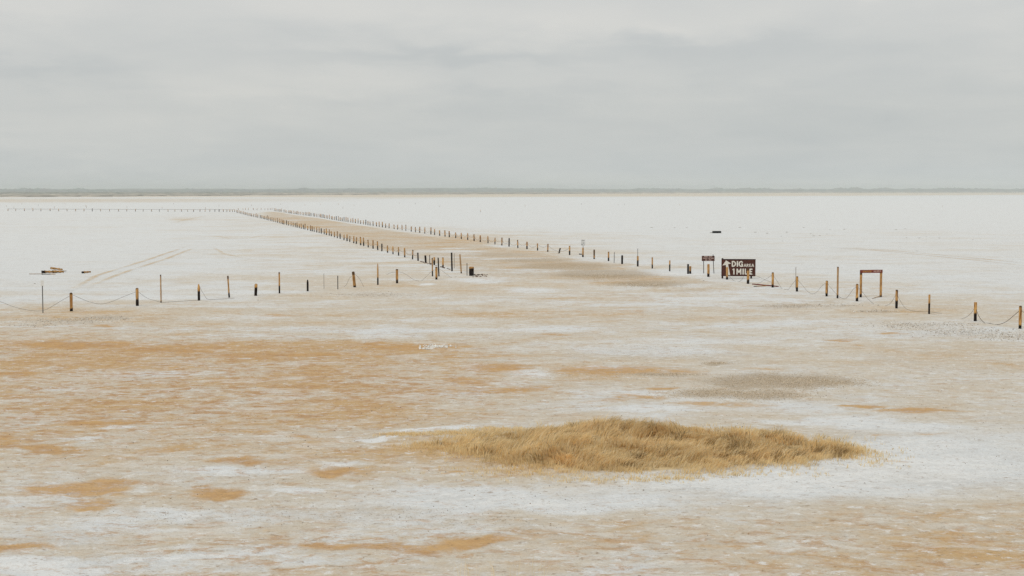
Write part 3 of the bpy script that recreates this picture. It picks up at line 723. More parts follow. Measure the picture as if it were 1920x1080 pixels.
for tu, tv in [(868, 1098), (885, 1102), (928, 1104), (962, 1100), (1000, 1104), (1016, 1100)]:
    gx, gy_ = G(tu, tv); k = random.randint(7, 12)
    P = np.column_stack([rng.normal(gx, .05, k), rng.normal(gy_, .05, k), np.zeros(k)])
    V, loops, sizes, tn = grass_blades(P, rng.uniform(.25, .62, k), rng.normal(0, .16, (k, 2)), straw(k), np.full(k, .0022))
    tag(big_mesh('grass_stalks', V, loops, sizes, M_GRASS, dict(tone=tn)),
        {868: 'leftmost tuft of tall thin dry stalks at the bottom edge of the view', 885: 'tuft of thin dry stalks just right of the leftmost one at the bottom edge',
         928: 'third tuft of thin dry stalks from the left at the bottom edge', 962: 'fourth tuft of thin dry stalks from the left at the bottom edge',
         1000: 'second tuft of thin dry stalks from the right at the bottom edge', 1016: 'rightmost tuft of thin dry stalks at the bottom edge'}[tu], 'dry grass', 'dry stalks at the bottom edge')

# ------------------------------------------------------------------ gravel, pebbles, salt lumps
def gravel(name, label, ells, n, smin, smax, pal, cat='gravel', spread=.55):
    w = np.array([e_[4] for e_ in ells]); w = w / w.sum()
    pts = []
    for (cu, cv, ru_, rv_, _), ww in zip(ells, w):
        k = int(n * ww); a_ = rng.normal(0, spread, (k, 2))
        pts.append(np.stack([cu + a_[:, 0] * ru_, cv + a_[:, 1] * rv_], 1))
    q = np.concatenate(pts); P = np.array([G(u, v) for u, v in q])
    sz = np.exp(rng.uniform(math.log(smin), math.log(smax), len(P)))
    S = np.stack([sz * rng.uniform(.8, 1.4, len(P)), sz * rng.uniform(.7, 1.1, len(P)), sz * rng.uniform(.5, .9, len(P))], 1)
    C = np.column_stack([P, height(P[:, 0], P[:, 1]) + S[:, 2] * .35])
    pal = np.array(pal); tone = pal[rng.integers(0, len(pal), len(P))] * rng.uniform(.8, 1.2, (len(P), 1))
    tag(blobs(name, C, S, tone, M_STONE, OCT_V, OCT_F, .3), label, cat, kind='stuff')
BR = [(.50, .40, .28), (.56, .46, .33), (.62, .52, .39), (.36, .27, .17), (.68, .60, .47)]
GY = [(.66, .63, .57), (.52, .47, .40), (.30, .25, .20), (.74, .72, .67), (.56, .49, .40)]
gravel('gravel', 'spread of brown grey gravel on the salt beyond the grass patch', [(1450, 717, 120, 14, 1.2), (1540, 718, 90, 9, .5), (1340, 738, 90, 7, .5), (1430, 742, 80, 8, .45), (1250, 702, 70, 3, .2), (1345, 681, 26, 2.5, .15)], 15000, .006, .017, BR)
gravel('gravel', 'brown gravel along the middle of the dirt road', [(1000, 488, 60, 4, .4), (1060, 500, 60, 6, .6), (1130, 516, 70, 7, .8), (1210, 534, 60, 4, .6)], 7000, .010, .028, BR)
gravel('gravel', 'loose grey pebbles strewn inside the right hand posts', [(1700, 610, 70, 6, .5), (1800, 622, 90, 8, .8), (1890, 630, 60, 9, .6), (1560, 572, 60, 3, .3), (1640, 583, 40, 2, .3), (1480, 574, 60, 3, .3), (1760, 608, 80, 2.5, .4)], 3800, .009, .032, GY)
gravel('gravel', 'loose pebbles strewn in front of the left hand posts', [(130, 602, 90, 5, .6), (190, 597, 50, 2.5, .5), (700, 553, 80, 4, .5), (60, 610, 50, 3, .2)], 1800, .010, .030, GY)
gravel('pebbles', 'fine grey pebbles scattered over the pale foreground crust', [(1200, 660, 180, 18, .7), (600, 965, 380, 22, .3), (1850, 670, 150, 25, .4), (980, 975, 200, 22, .12), (1150, 705, 150, 8, .3)], 4500, .005, .013, GY)
gravel('pebbles', 'sparse small dark pebbles all over the foreground flat', [(960, 780, 1100, 170, 1.0), (960, 620, 1000, 40, .4)], 4200, .005, .016, [(.26, .18, .10), (.36, .25, .15), (.16, .12, .09), (.6, .58, .52)])
gravel('salt_lumps', 'broken white salt crust lumps on the orange sand bank', [(820, 650, 26, 2.5, .7), (800, 654, 14, 1.5, .3)], 200, .02, .06, [(.78, .77, .73), (.7, .68, .62)], 'salt')

# ------------------------------------------------------------------ posts
def post_mesh(name, h, r, style='round', bend=0.0, seed=0, n=12):
    rd = random.Random(seed)
    zs = [-.10, .0, h * .15, h * .35, h * .55, h * .75, h * .90]
    if style == 'round': tops = [(h * .97, .97), (h * .99, .75), (h, .35)]
    elif style == 'flat': tops = [(h * .985, 1.0), (h, .93)]
    elif style == 'point': tops = [(h * .93, .62), (h, .06)]
    else: tops = [(h * .96, .8), (h, .5)]
    rings = [(z, 1.0 + rd.uniform(-.05, .05)) for z in zs] + tops
    if style == 'point': rings[-3] = (h * .78, .85)
    vs, fs = [], []
    ph = rd.uniform(0, 6.28)
    off = [rd.uniform(-.10, .10) for _ in range(n)]
    for i, (z, k) in enumerate(rings):
        bx = bend * (max(z, 0) / h) ** 1.6 * h
        for j in range(n):
            a_ = 2 * math.pi * j / n + ph
            rr = r * k * (1 + off[j] * .6 + rd.uniform(-.03, .03))
            zz = z
            if style == 'broken' and i >= len(rings) - 2: zz = z - h * .16 * abs(math.sin(a_ * 1.5 + ph)) - rd.uniform(0, .06) * h
            vs.append((bx + rr * math.cos(a_), rr * math.sin(a_), zz))
    m_ = len(rings)
    for i in range(m_ - 1):
        for j in range(n):
            fs.append((i * n + j, i * n + (j + 1) % n, (i + 1) * n + (j + 1) % n, (i + 1) * n + j))
    fs.append(tuple(range(n - 1, -1, -1))); 
    vs.append((bend * h, 0, rings[-1][0] + (.0 if style != 'broken' else -.1 * h))); c = len(vs) - 1
    for j in range(n): fs.append(((m_ - 1) * n + j, (m_ - 1) * n + (j + 1) % n, c))
    me = bpy.data.meshes.new(name); me.from_pydata(vs, [], fs); me.update()
    me.materials.append(M_WOOD); me.polygons.foreach_set('use_smooth', [True] * len(me.polygons))
    return me
POST_AT = {}
def near_post(u, base, top, w, style='round', foot=.2, head=9.0, grey=0.0, lean=0.0, label='', name='wooden_post', cat='post', group=None, bend=0.0, mat=None):
    x, y = G(u, base); dpt = depth(u, base)
    h = (base - top) * dpt / F
    r_ = max(w * dpt / F / 2, .012)
    me = post_mesh(name, h, r_, style, bend, seed=int(u * 10))
    if mat: me.materials[0] = mat
    o = bpy.data.objects.new(name, me); col.objects.link(o)
    o.location = (x, y, hz(x, y)); o.rotation_euler = (0, math.atan(lean), random.uniform(-.1, .1) if lean == 0 else 0)
    o.color = (foot * h, head * h / 3.0, grey, 1)
    tag(o, label, cat, group)
    POST_AT[round(u)] = (x, y, h)
    return o
# front left fence, left to right
LG = 'posts of the near left fence'
near_post(134, 583.5, 548.5, 5.4, 'round', .16, .9, label='leftmost stout round topped wooden post with a cable on both sides', group=LG)
near_post(257.5, 573.5, 540, 5.2, 'round', .38, .93, .1, label='stout dark footed post where two sagging cables meet, left field', group=LG)
near_post(302, 567.5, 515, 2.5, 'flat', .06, .95, .35, label='tall thin brown pole right of the second stout left post', name='thin_pole', cat='pole', group=LG)
near_post(373, 563.5, 532, 4.6, 'point', .55, 9, .0, label='pointed half blackened post with a loose cable falling right', group=LG)
near_post(429.8, 558, 517, 2.8, 'flat', .22, .85, .1, -.05, label='thin pole leaning slightly left with a black foot, left field', name='thin_pole', cat='pole', group=LG)
near_post(479.5, 554.5, 530.5, 5.6, 'broken', .62, 9, .0, .04, label='short broken rusty topped post with a charred lower half', group=LG)
near_post(524, 550, 510.5, 3.0, 'flat', .36, .92, .0, label='thin upright pole with black lower third between two short stubs', name='thin_pole', cat='pole', group=LG)
near_post(577, 546, 524, 4.0, 'point', 1.1, 9, .2, label='short all black charred post with a narrowed tip, left field', group=LG)
near_post(607.5, 542, 513, 1.0, 'flat', 0, 9, 1, label='faint grey twig like rod left of the thin black rod', name='thin_rod', cat='rod', group=LG, mat=M_ROD_PALE)
near_post(633.5, 542.5, 517, 1.6, 'flat', 0, 9, 1, label='thin short black rod standing left of the leaning stout post', name='thin_rod', cat='rod', group=LG, mat=M_ROD_DARK)
near_post(665, 538.5, 509, 5.2, 'round', .12, .80, .0, -.09, label='stout orange post with dark cap leaning left, cables hanging both sides', group=LG)
near_post(708.5, 534, 493, 2.8, 'point', .32, .93, .1, label='tall thin tapered pole with a black foot right of the leaning stout post', name='thin_pole', cat='pole', group=LG)
near_post(744.5, 531, 504.5, 4.2, 'flat', .25, .93, .0, label='stout orange post with black foot left of the post cluster', group=LG)
CG = 'cluster of posts at the road entrance'
near_post(811, 518, 483.5, 2.5, 'flat', .30, .95, .15, -.01, label='tall thin pole at the left edge of the post cluster', name='thin_pole', cat='pole', group=CG)
near_post(814.3, 497, 481, 3.2, 'broken', .55, 9, .0, label='short broken post behind the left thin pole of the cluster', group=CG)
near_post(818.3, 524, 500, 4.2, 'round', .18, .9, .0, label='frontmost short orange post of the cluster, between two thin poles', group=CG)
near_post(823, 518, 483, 2.5, 'flat', 1.1, 9, .0, -.04, label='thin black pole leaning beside the frontmost cluster post', name='thin_pole', cat='pole', group=CG)
near_post(830.6, 501.5, 482.5, 3.2, 'flat', .22, .95, .0, label='last orange post of the left row before the tall black pole', group=CG)
near_post(847.5, 508.5, 473.5, 3.2, 'flat', 1.1, 9, .0, -.02, label='tall black pole, tallest of the cluster at the road entrance', name='tall_pole', cat='pole', group=CG)
near_post(851.7, 503, 475, 1.1, 'flat', 0, 9, 1, label='pale thin rod just right of the tall black pole', name='thin_rod', cat='rod', group=CG, mat=M_ROD_PALE)
near_post(865, 512.5, 476.5, 2.8, 'flat', .05, 9, .45, -.07, label='tall greyish brown pole leaning left near the square stump', name='tall_pole', cat='pole', group=CG)
near_post(875.7, 516.5, 493.5, 1.3, 'flat', 0, 9, 1, label='thin dark rod immediately left of the square stump', name='thin_rod', cat='rod', group=CG, mat=M_ROD_DARK)
st = near_post(884, 517, 500, 8.6, 'flat', .28, 9, .15, label='thick squat dark brown stump at the road entrance', name='stump', cat='stump', group=CG)
st.color = (.5, 9, .1, 1)
near_post(798.3, 492.5, 477.5, 3.8, 'broken', 1.1, 9, .0, -.06, label='squat jagged black broken post near the end of the left row', group=CG)
near_post(805.7, 493.5, 478, 1.2, 'flat', 0, 9, 1, label='thin dark rod between the jagged black post and the cluster', name='thin_rod', cat='rod', group=CG, mat=M_ROD_DARK)
# right fence, from the near end
RG = 'posts of the near right fence'
near_post(1912.5, 616.5, 573.5, 5.8, 'round', .15, .95, .0, label='rightmost post, stout orange with round top, at the frame edge', group=RG)
near_post(1828.5, 602, 566.5, 5.6, 'flat', .42, 9, .0, label='second post from the right edge, flat topped, black lower half', group=RG)
near_post(1742, 588.5, 552, 3.8, 'flat', .52, 9, .05, label='slim post with black lower half, third from the right edge', group=RG)
near_post(1680.8, 578, 543, 4.8, 'round', .42, .93, .1, label='stout dark footed post just right of the board frame', group=RG)
near_post(1606.8, 565, 532.5, 4.8, 'round', .18, .94, .0, label='stout orange post overlapping the left leg of the board frame', group=RG)
near_post(1570.3, 559, 500, 3.4, 'flat', .10, .96, .35, label='tallest slender brown pole of the right fence, left of the board frame', name='tall_pole', cat='pole', group=RG)
near_post(1550, 555.5, 526, 4.6, 'round', .22, .95, .0, label='stout post left of the tallest slender pole on the right', group=RG)
near_post(1494.3, 546.5, 518, 4.4, 'round', .24, .95, .0, label='orange post with a thin rod standing behind it, right of the big sign', group=RG)
near_post(1491.8, 541, 501, 1.2, 'flat', 0, 9, 1, label='thin pale rod rising behind an orange post right of the big sign', name='thin_rod', cat='rod', group=RG, mat=M_ROD_PALE)
near_post(1448.8, 539, 510.5, 4.3, 'round', .16, .90, .0, label='first orange post to the right of the big brown sign', group=RG)
near_post(1402.5, 532, 504, 5.0, 'flat', .26, .85, .0, label='stout orange post in front of the right part of the big sign', group=RG)
near_post(1363, 524, 501, 4.0, 'flat', .20, 9, .12, label='orange post in front of the white arrow of the big sign', group=RG)
near_post(1328.2, 519, 495, 4.6, 'round', .24, 9, .05, label='single post standing below the small brown sign', group=RG)
near_post(1294, 513, 499, 4.0, 'flat', .35, 9, .1, label='shorter brown post of the tight pair left of the small sign', group=RG)
near_post(1290, 513.5, 495, 3.6, 'flat', 1.1, 9, .0, label='taller black post of the tight pair left of the small sign', group=RG)
near_post(1255.7, 508.5, 488, 2.6, 'round', .60, 9, .0, label='slim post with black lower half left of the tight pair', group=RG)
near_post(1223, 503.5, 482.5, 2.6, 'round', .36, .93, .1, label='slim orange topped post right of the post with a thin rod on it', group=RG)
near_post(1195.8, 499.5, 480, 3.2, 'flat', .58, 9, .0, label='post with a tall thin rod sticking up directly behind it', group=RG)
near_post(1195.6, 498.6, 466, 1.0, 'flat', 0, 9, 1, label='tall thin grey rod sticking up behind a half black post', name='thin_rod', cat='rod', group=RG, mat=M_ROD)
near_post(1166.5, 495, 477, 3.6, 'broken', 1.1, 9, .0, label='jagged black broken post, right roadside row', group=RG)
near_post(1151.5, 493, 473, 1.2, 'flat', 0, 9, 1, .02, label='thin grey rod left of the jagged black post on the right', name='thin_rod', cat='rod', group=RG, mat=M_ROD)
near_post(1141, 489.5, 472, 2.9, 'flat', .35, .93, .0, label='orange topped post just left of the grey rod, right row', group=RG)
near_post(1114, 485.5, 468, 2.9, 'flat', .12, .35, .0, label='black headed post just right of the small white sign', group=RG)
near_post(1093, 482, 464.5, 3.0, 'flat', .25, 9, .1, label='orange post directly below the small white sign', group=RG)
near_post(1068, 478, 461, 2.8, 'flat', .45, .9, .0, label='rust topped post just left of the small white sign', group=RG)
near_post(1048, 475, 464, 2.6, 'broken', 1.1, 9, .0, .25, label='short black broken post leaning right in the right row', group=RG)

# receding rows: one post built per kind, then copied
variants = []
for k in range(10):
    h_ = random.uniform(.70, .88); st_ = ['flat', 'round', 'flat', 'broken', 'flat'][k % 5]
    variants.append((post_mesh('wooden_post', h_, random.uniform(.058, .075), st_, random.uniform(-.03, .03), 100 + k, 8), h_))
def row_post(u, v, label, group, s=1.0, name='wooden_post', rs=1.0):
    me, h_ = random.choice(variants)
    o = bpy.data.objects.new(name, me); col.objects.link(o)
    x, y = G(u, v); o.location = (x, y, hz(x, y) if y < 150 else 0)
    s *= random.uniform(.9, 1.08)
    o.scale = (rs * random.uniform(.85, 1.15), rs * random.uniform(.85, 1.15), s)
    o.rotation_euler = (random.uniform(-.03, .03), random.uniform(-.045, .045), random.uniform(0, 6.28))
    k = random.random()
    foot = random.uniform(.2, .5) * h_ if k > .12 else 1.5
    head = random.choice([9, 9, .93, .85]) * h_ / 3
    o.color = (foot, head, random.choice([0, 0, .05, .3]), 1)
    tag(o, label, 'post', group)
    return o, x, y
ORD = ['first', 'second', 'third', 'fourth', 'fifth', 'sixth', 'seventh', 'eighth', 'ninth', 'tenth', 'eleventh', 'twelfth']
left_near = [784, 773.5, 759, 747.5, 737, 726.7, 716, 708.3, 699.5, 690.5, 682, 676.3, 668, 663.3, 655.8, 650.7, 645]
z2l = [262,274,290,305,322,338,355,368,384,400,415,430,450,470,485,500,528,545,562,578,595,610,625,645,660,680,700,720,742,762,780,794,824,845,874,898,922,943,967,990,1013,1030,1062,1093,1112,1135,1164,1190,1215,1247,1273,1304,1328,1362,1395,1427]
cable_l = []
for i, u in enumerate(left_near):
    lab = ('%s wooden post of the left roadside row, counted from the jagged black post' % ORD[i]) if i < 12 else 'short wooden post in the middle stretch of the left roadside row'
    o, x, y = row_post(u, float(row_y(LEFT_KNOTS, u)), lab, 'posts of the left roadside row', 1.0)
    cable_l.append((x, y))
for i, q in enumerate(reversed(z2l)):
    u = 400 + q / 6
    o, x, y = row_post(u, float(row_y(LEFT_KNOTS, u)), 'short wooden post in the middle stretch of the left roadside row' if i < 14 else 'tiny wooden post in the far crowded stretch of the left roadside row', 'posts of the left roadside row', 1.0)
    cable_l.append((x, y))
right_near = [1027, 1008, 988, 971, 954.5, 941, 928, 915, 900.5, 889, 877, 865, 854.5, 842.5, 834.5, 824.5, 815, 808, 796.5, 787, 779, 771, 761, 754, 745.5, 739, 729.5, 723, 717, 711, 706]
z2r = [685,700,715,730,745,757,768,795,808,820,845,858,870,882,905,920,935,948,962,980,1000,1017,1035,1050,1068,1085,1100,1125,1140,1165,1190,1205,1220,1235,1252,1270,1287,1308,1330,1342,1362,1383,1407,1427,1450,1471,1493,1515,1547,1570,1598,1628,1657,1690,1715,1740,1763,1798]
cable_r = []
for i, u in enumerate(right_near):
    lab = ('%s wooden post of the right roadside row, counted away from the leaning black stub' % ORD[i]) if i < 12 else 'short wooden post in the middle stretch of the right roadside row'
    o, x, y = row_post(u, float(row_y(RIGHT_KNOTS, u)), lab, 'posts of the right roadside row', 1.04)
    cable_r.append((x, y))
for i, q in enumerate(reversed(z2r)):
    u = 400 + q / 6
    o, x, y = row_post(u, float(row_y(RIGHT_KNOTS, u)), 'short wooden post in the middle stretch of the right roadside row' if i < 10 else 'tiny wooden post in the far crowded stretch of the right roadside row', 'posts of the right roadside row', 1.0)
    cable_r.append((x, y))
FG = 'posts of the far cross fence'
cable_f = []
for q in [60,118,183,247,307,376,440,503,567,630,692,755,822,889,951,1016,1074,1137,1195,1260,1312,1362,1408,1452,1500,1538,1574,1612,1643,1675,1702,1724,1744,1760]:
    o, x, y = row_post(q / 4, 395.6 + q / 1760 * 1.6, 'tiny post of the far fence running left from the end of the left roadside row', FG, .9, rs=1.3)
    cable_f.append((x, y))
for q in [280, 333, 363, 395, 450, 492, 538, 580, 614, 640, 660]:
    row_post(400 + q / 6, 393.2 + .6 * q / 640, 'tiny post of the far fence behind the end of the road', FG, .75, rs=1.0)
for u, v in [(12, 388), (26, 391), (41, 383.5), (102, 391), (72, 386), (122, 383.2), (161, 388), (162, 390), (238, 389), (304, 391), (325, 383), (385, 392), (410.7, 387), (471.7, 386)]:
    row_post(u, v, 'faint tiny stake on the white flat at far left beyond the fence', 'faint stakes far out on the flat', .9, 'stake', .6)
for u, v in [(526, 384), (571.7, 386), (601, 384), (634.7, 384.5), (664, 386), (643, 391.5), (749, 382), (779, 383), (824, 388.5), (901, 398), (948, 381), (984.5, 387.5), (1090, 384), (1159, 385), (1171, 384.5), (1274.5, 385.5), (1361, 382.5), (1534, 379.5), (1767, 388.5)]:
    row_post(u, v, 'faint tiny stake on the open white flat beyond the road', 'faint stakes far out on the flat', .9, 'stake', .55)

# ------------------------------------------------------------------ cables
def cable_obj(pts, label, group='sagging cables between the posts', r_=.0095, name='cable'):
    mb = MB(); mb.tube(pts, r_, 5)
    return tag(mb.build(name, M_CABLE, smooth=True), label, 'cable', group)
def on_plane(A, B, pix):
    """points seen at the pixels, on the upright plane through ground points A and B"""
    nx, ny = -(B[1] - A[1]), B[0] - A[0]
    o_ = []
    for u, v in pix:
        d_ = ray(u, v); t = (nx * A[0] + ny * A[1]) / (nx * d_[0] + ny * d_[1])
        o_.append((d_[0] * t, d_[1] * t, max(CAM_H + d_[2] * t, hz(d_[0] * t, d_[1] * t) + .012)))
    return o_
def smooth_pts(P, n=6):
    P = [Vector(p) for p in P]; o_ = []
    for i in range(len(P) - 1):
        p0, p1, p2, p3 = P[max(i - 1, 0)], P[i], P[i + 1], P[min(i + 2, len(P) - 1)]
        for k in range(n):
            t = k / n
            o_.append(.5 * ((2 * p1) + (p2 - p0) * t + (2 * p0 - 5 * p1 + 4 * p2 - p3) * t * t + (3 * p1 - p0 - 3 * p2 + p3) * t ** 3))
    o_.append(P[-1]); return o_
def span(a_, b_, pix, label, r_=.0068):
    cable_obj([tuple(p) for p in smooth_pts(on_plane(G(*a_), G(*b_), pix))], label, r_=r_)
span((-20, 596), (134, 583.5), [(-14, 560), (0, 565), (25, 575), (50, 581), (70, 583), (83, 581.5), (100, 573), (118, 562), (134, 553)], 'cable sagging into the leftmost post from the left frame edge')
span((134, 583.5), (257.5, 573.5), [(134, 552), (150, 559), (166, 565.5), (185, 569.8), (202, 568), (225, 559), (257.5, 546)], 'long sagging cable between the two leftmost stout posts')
span((257.5, 573.5), (302, 567.5), [(258, 546), (268, 554), (278, 560), (290, 563.5), (302, 566.8)], 'cable dropping from the second stout left post to the tall thin pole')
span((302, 567.5), (392, 562), [(302, 567), (320, 567.3), (345, 565), (373, 563.6)], 'slack cable lying on the ground left of the pointed post')
span((373, 563.5), (470, 559), [(374, 536), (378, 545), (383, 553), (390, 561), (410, 561), (440, 559)], 'loose cable falling to the right of the pointed post')
span((644, 540), (665, 538.5), [(645, 538), (650, 533), (655, 522), (663, 515)], 'cable dropping to the left of the leaning stout post')
span((665, 538.5), (684, 538), [(664, 514), (670, 518), (676, 526), (682, 537.5)], 'cable dropping to the right of the leaning stout post')
span((725, 532), (744.5, 531), [(725, 515), (734, 511), (744, 510)], 'short loose cable end reaching left from the stout post by the cluster')
span((744.5, 531), (818.3, 524), [(745, 510), (752, 510.5), (762, 515), (775, 524), (785, 528), (790, 527.5), (798, 520), (808, 510), (818, 505)], 'sagging cable between the stout post and the frontmost cluster post')
span((818.3, 524), (848, 520), [(818, 505), (826, 505.5), (836, 513), (846, 520.5), (856, 521)], 'cable dropping to the right of the frontmost cluster post')
span((1363, 524), (1402.5, 532), [(1363, 512), (1370, 521), (1377, 528), (1385, 529.5), (1391, 524), (1396, 515), (1402, 510)], 'sagging cable below the big brown sign')
span((1402.5, 532), (1448.8, 539), [(1403, 509), (1416, 516), (1432, 523.5), (1448.8, 530)], 'cable dropping right from the stout post before the big sign')
span((1402.5, 532), (1448.8, 539), [(1417, 537), (1430, 527), (1448.8, 515)], 'cable rising to the first post right of the big sign')
span((1448.8, 539), (1494.3, 546.5), [(1449, 515), (1457, 527), (1466, 541), (1472, 544.5), (1478, 542.5), (1486, 532), (1494, 523)], 'sagging cable right of the first post beyond the big sign')
span((1494.3, 546.5), (1550, 555.5), [(1494, 523), (1503, 533), (1514, 546), (1523, 551.5), (1532, 547), (1541, 536), (1550, 530)], 'sagging cable between the rod backed post and the next one right')
span((1550, 555.5), (1606.8, 565), [(1550, 530), (1560, 542), (1572, 555), (1584, 560.5), (1592, 553), (1600, 542), (1607, 537)], 'sagging cable passing the foot of the tallest slender pole')
span((1606.8, 565), (1680.8, 578), [(1607, 537), (1615, 545), (1627, 560), (1638, 570.5)], 'cable falling past the legs of the board frame')
span((1655, 573), (1680.8, 578), [(1660, 573.5), (1668, 570), (1675, 561), (1681, 550)], 'short cable rising to the post right of the board frame')
span((1680.8, 578), (1742, 588.5), [(1681, 550), (1688, 564), (1697, 577), (1708, 582.5), (1725, 584), (1745, 585), (1766, 587.5)], 'cable sagging to the ground toward the slim post')
span((1795, 597), (1828.5, 602), [(1803, 598), (1811, 595), (1820, 588), (1828, 577)], 'short cable rising to the second post from the right edge')
span((1828.5, 602), (1912.5, 616.5), [(1829, 577), (1836, 594), (1845, 608), (1856, 611.3), (1870, 611), (1885, 604), (1898, 594), (1912, 582)], 'deep sagging cable between the two rightmost posts', r_=.011)
span((1912.5, 616.5), (1990, 629), [(1912, 581), (1922, 587), (1940, 604), (1960, 620)], 'cable leaving the rightmost post toward the frame edge')
def row_cable(pts, label, zt, sag, every=1, r_=.009):
    P = []
    for i in range(0, len(pts) - 1):
        a_, b_ = pts[i], pts[i + 1]
        sg = sag * random.uniform(.5, 1.3) * min(1, math.dist(a_, b_) / 4)
        for k in range(5):
            t = k / 5; P.append((a_[0] * (1 - t) + b_[0] * t, a_[1] * (1 - t) + b_[1] * t, max(zt - sg * 4 * t * (1 - t), .02)))
    cable_obj(P, label, r_=r_)
row_cable(cable_l, 'thin cable strung along the posts of the left roadside row', .62, .35)
row_cable([G(1448.8, 539)] * 0 + [G(1068, 478)] + cable_r, 'thin cable strung along the posts of the right roadside row', .62, .42)
row_cable(cable_f, 'thin rusty cable along the far fence left of the road', .62, .05, r_=.03)

# ------------------------------------------------------------------ signs
def big_sign():
    cu, base = 1384.3, 522.3
    x, y = G(cu, base); s = depth(cu, base) / F      # metres per pixel here
    t = empty('direction_sign', (x, y, 0), -math.atan2(x, y) * .6)
    tag(t, 'large brown board with white arrow reading DIG AREA 1 MILE beside the road', 'sign')
    X0, X1 = (1352.7 - cu) * s, (1416 - cu) * s
    Z0, Z1 = (base - 517.6) * s, (base - 486) * s
    b = MB(); b.box(X0, X1, -.02, .02, Z0, Z1, .006); b.build('panel', M_SIGN, t)
    e_ = MB(); w = .035
    e_.box(X0 - .004, X1 + .004, -.030, .024, Z1 - w, Z1 + .012); e_.build('edge_board', M_SIGN_EDGE, t)
    e_ = MB(); e_.box(X0 - .004, X1 + .004, -.030, .024, Z0 - .008, Z0 + w * .7); e_.build('edge_board', M_SIGN_EDGE, t)
    for ux, top in ((1354.8, 484.3), (1408.3, 487.2)):
        p = MB(); p.box((ux - 1.6 - cu) * s, (ux + 1.6 - cu) * s, .026, .14, -.08, (base - top) * s, .012); p.build('post', M_SIGN_EDGE, t)
    # arrow, drawn in sign coordinates (photograph pixels)
    A = [(1361.2, 488.2), (1370.5, 494.0), (1364.9, 495.2), (1369.2, 516.0), (1363.2, 516.2), (1360.8, 496.6), (1354.6, 497.9)]
    vs = [((u - cu) * s, -.032, (base - v) * s) for u, v in A] + [((u - cu) * s, -.022, (base - v) * s) for u, v in A]
    n = len(A)
    # head triangle and shaft as separate convex faces
    fs = [(0, 6, 1), (2, 5, 4, 3), (6, 5, 2, 1)] + [(i, (i + 1) % n, n + (i + 1) % n, n + i) for i in range(n)]
    mesh_obj('arrow', vs, fs, M_LETTER, t)
    GL = {'D': [[(.12, 0), (.12, 1)], [(.12, .92), (.50, .90), (.80, .70), (.88, .5), (.80, .30), (.50, .10), (.12, .08)]],
          'I': [[(.5, 0), (.5, 1)]],
          'G': [[(.86, .76), (.62, .92), (.36, .88), (.16, .68), (.12, .5), (.16, .32), (.36, .12), (.62, .08), (.86, .22)], [(.86, .0), (.86, .46)], [(.95, .46), (.56, .46)]],
          'A': [[(.05, 0), (.5, 1)], [(.5, 1), (.95, 0)], [(.22, .30), (.78, .30)]],
          'R': [[(.14, 0), (.14, 1)], [(.14, .92), (.62, .90), (.82, .72), (.62, .52), (.14, .50)], [(.45, .50), (.90, 0)]],
          'E': [[(.14, 0), (.14, 1)], [(.14, .91), (.90, .91)], [(.14, .5), (.78, .5)], [(.14, .09), (.90, .09)]],
          '1': [[(.58, 0), (.58, 1)], [(.15, .74), (.58, .97)]],
          'M': [[(.10, 0), (.10, 1)], [(.10, .97), (.5, .30)], [(.5, .30), (.90, .97)], [(.90, 0), (.90, 1)]],
          'L': [[(.16, 0), (.16, 1)], [(.16, .09), (.90, .09)]]}
    def letter(ch, u0, u1, vb, vt, th):
        x0, z0, w, h = (u0 - cu) * s, (base - vb) * s, (u1 - u0) * s, (vb - vt) * s
        mb = MB(); k = 0
        for line in GL[ch]:
            for (ax, az_), (bx, bz) in zip(line[:-1], line[1:]):
                A_, B_ = Vector((x0 + ax * w, 0, z0 + az_ * h)), Vector((x0 + bx * w, 0, z0 + bz * h))
                d_ = (B_ - A_).normalized(); nn = Vector((-d_.z, 0, d_.x)) * th * s / 2
                ex = d_ * (th * s * .22 if len(line) > 2 else 0)
                yf = -.027 - k * .0006; k += 1
                q = [A_ - ex - nn, B_ + ex - nn, B_ + ex + nn, A_ - ex + nn]
                mb.add([(p.x, yf, p.z) for p in q] + [(p.x, -.0195, p.z) for p in q],
                       [(0, 1, 2, 3), (7, 6, 5, 4), (0, 4, 5, 1), (1, 5, 6, 2), (2, 6, 7, 3), (3, 7, 4, 0)])
        mb.build('letter', M_LETTER, t)
    letter('D', 1372.0, 1379.8, 500.0, 489.4, 2.3); letter('I', 1381.0, 1383.8, 500.0, 489.4, 2.5); letter('G', 1384.6, 1392.8, 500.0, 489.4, 2.2)
    for ch, a_, b_ in (('A', 1394.2, 1398.8), ('R', 1399.4, 1403.2), ('E', 1404.4, 1407.6), ('A', 1408.2, 1413.2)): letter(ch, a_, b_, 500.2, 494.6, 1.05)
    letter('1', 1373.0, 1378.2, 514.6, 503.6, 2.2); letter('M', 1381.0, 1389.6, 514.6, 503.6, 2.2); letter('I', 1391.6, 1394.6, 514.6, 503.6, 2.5)
    letter('L', 1396.2, 1401.8, 514.6, 503.6, 2.2); letter('E', 1405.0, 1410.8, 514.6, 503.6, 2.2)
big_sign()

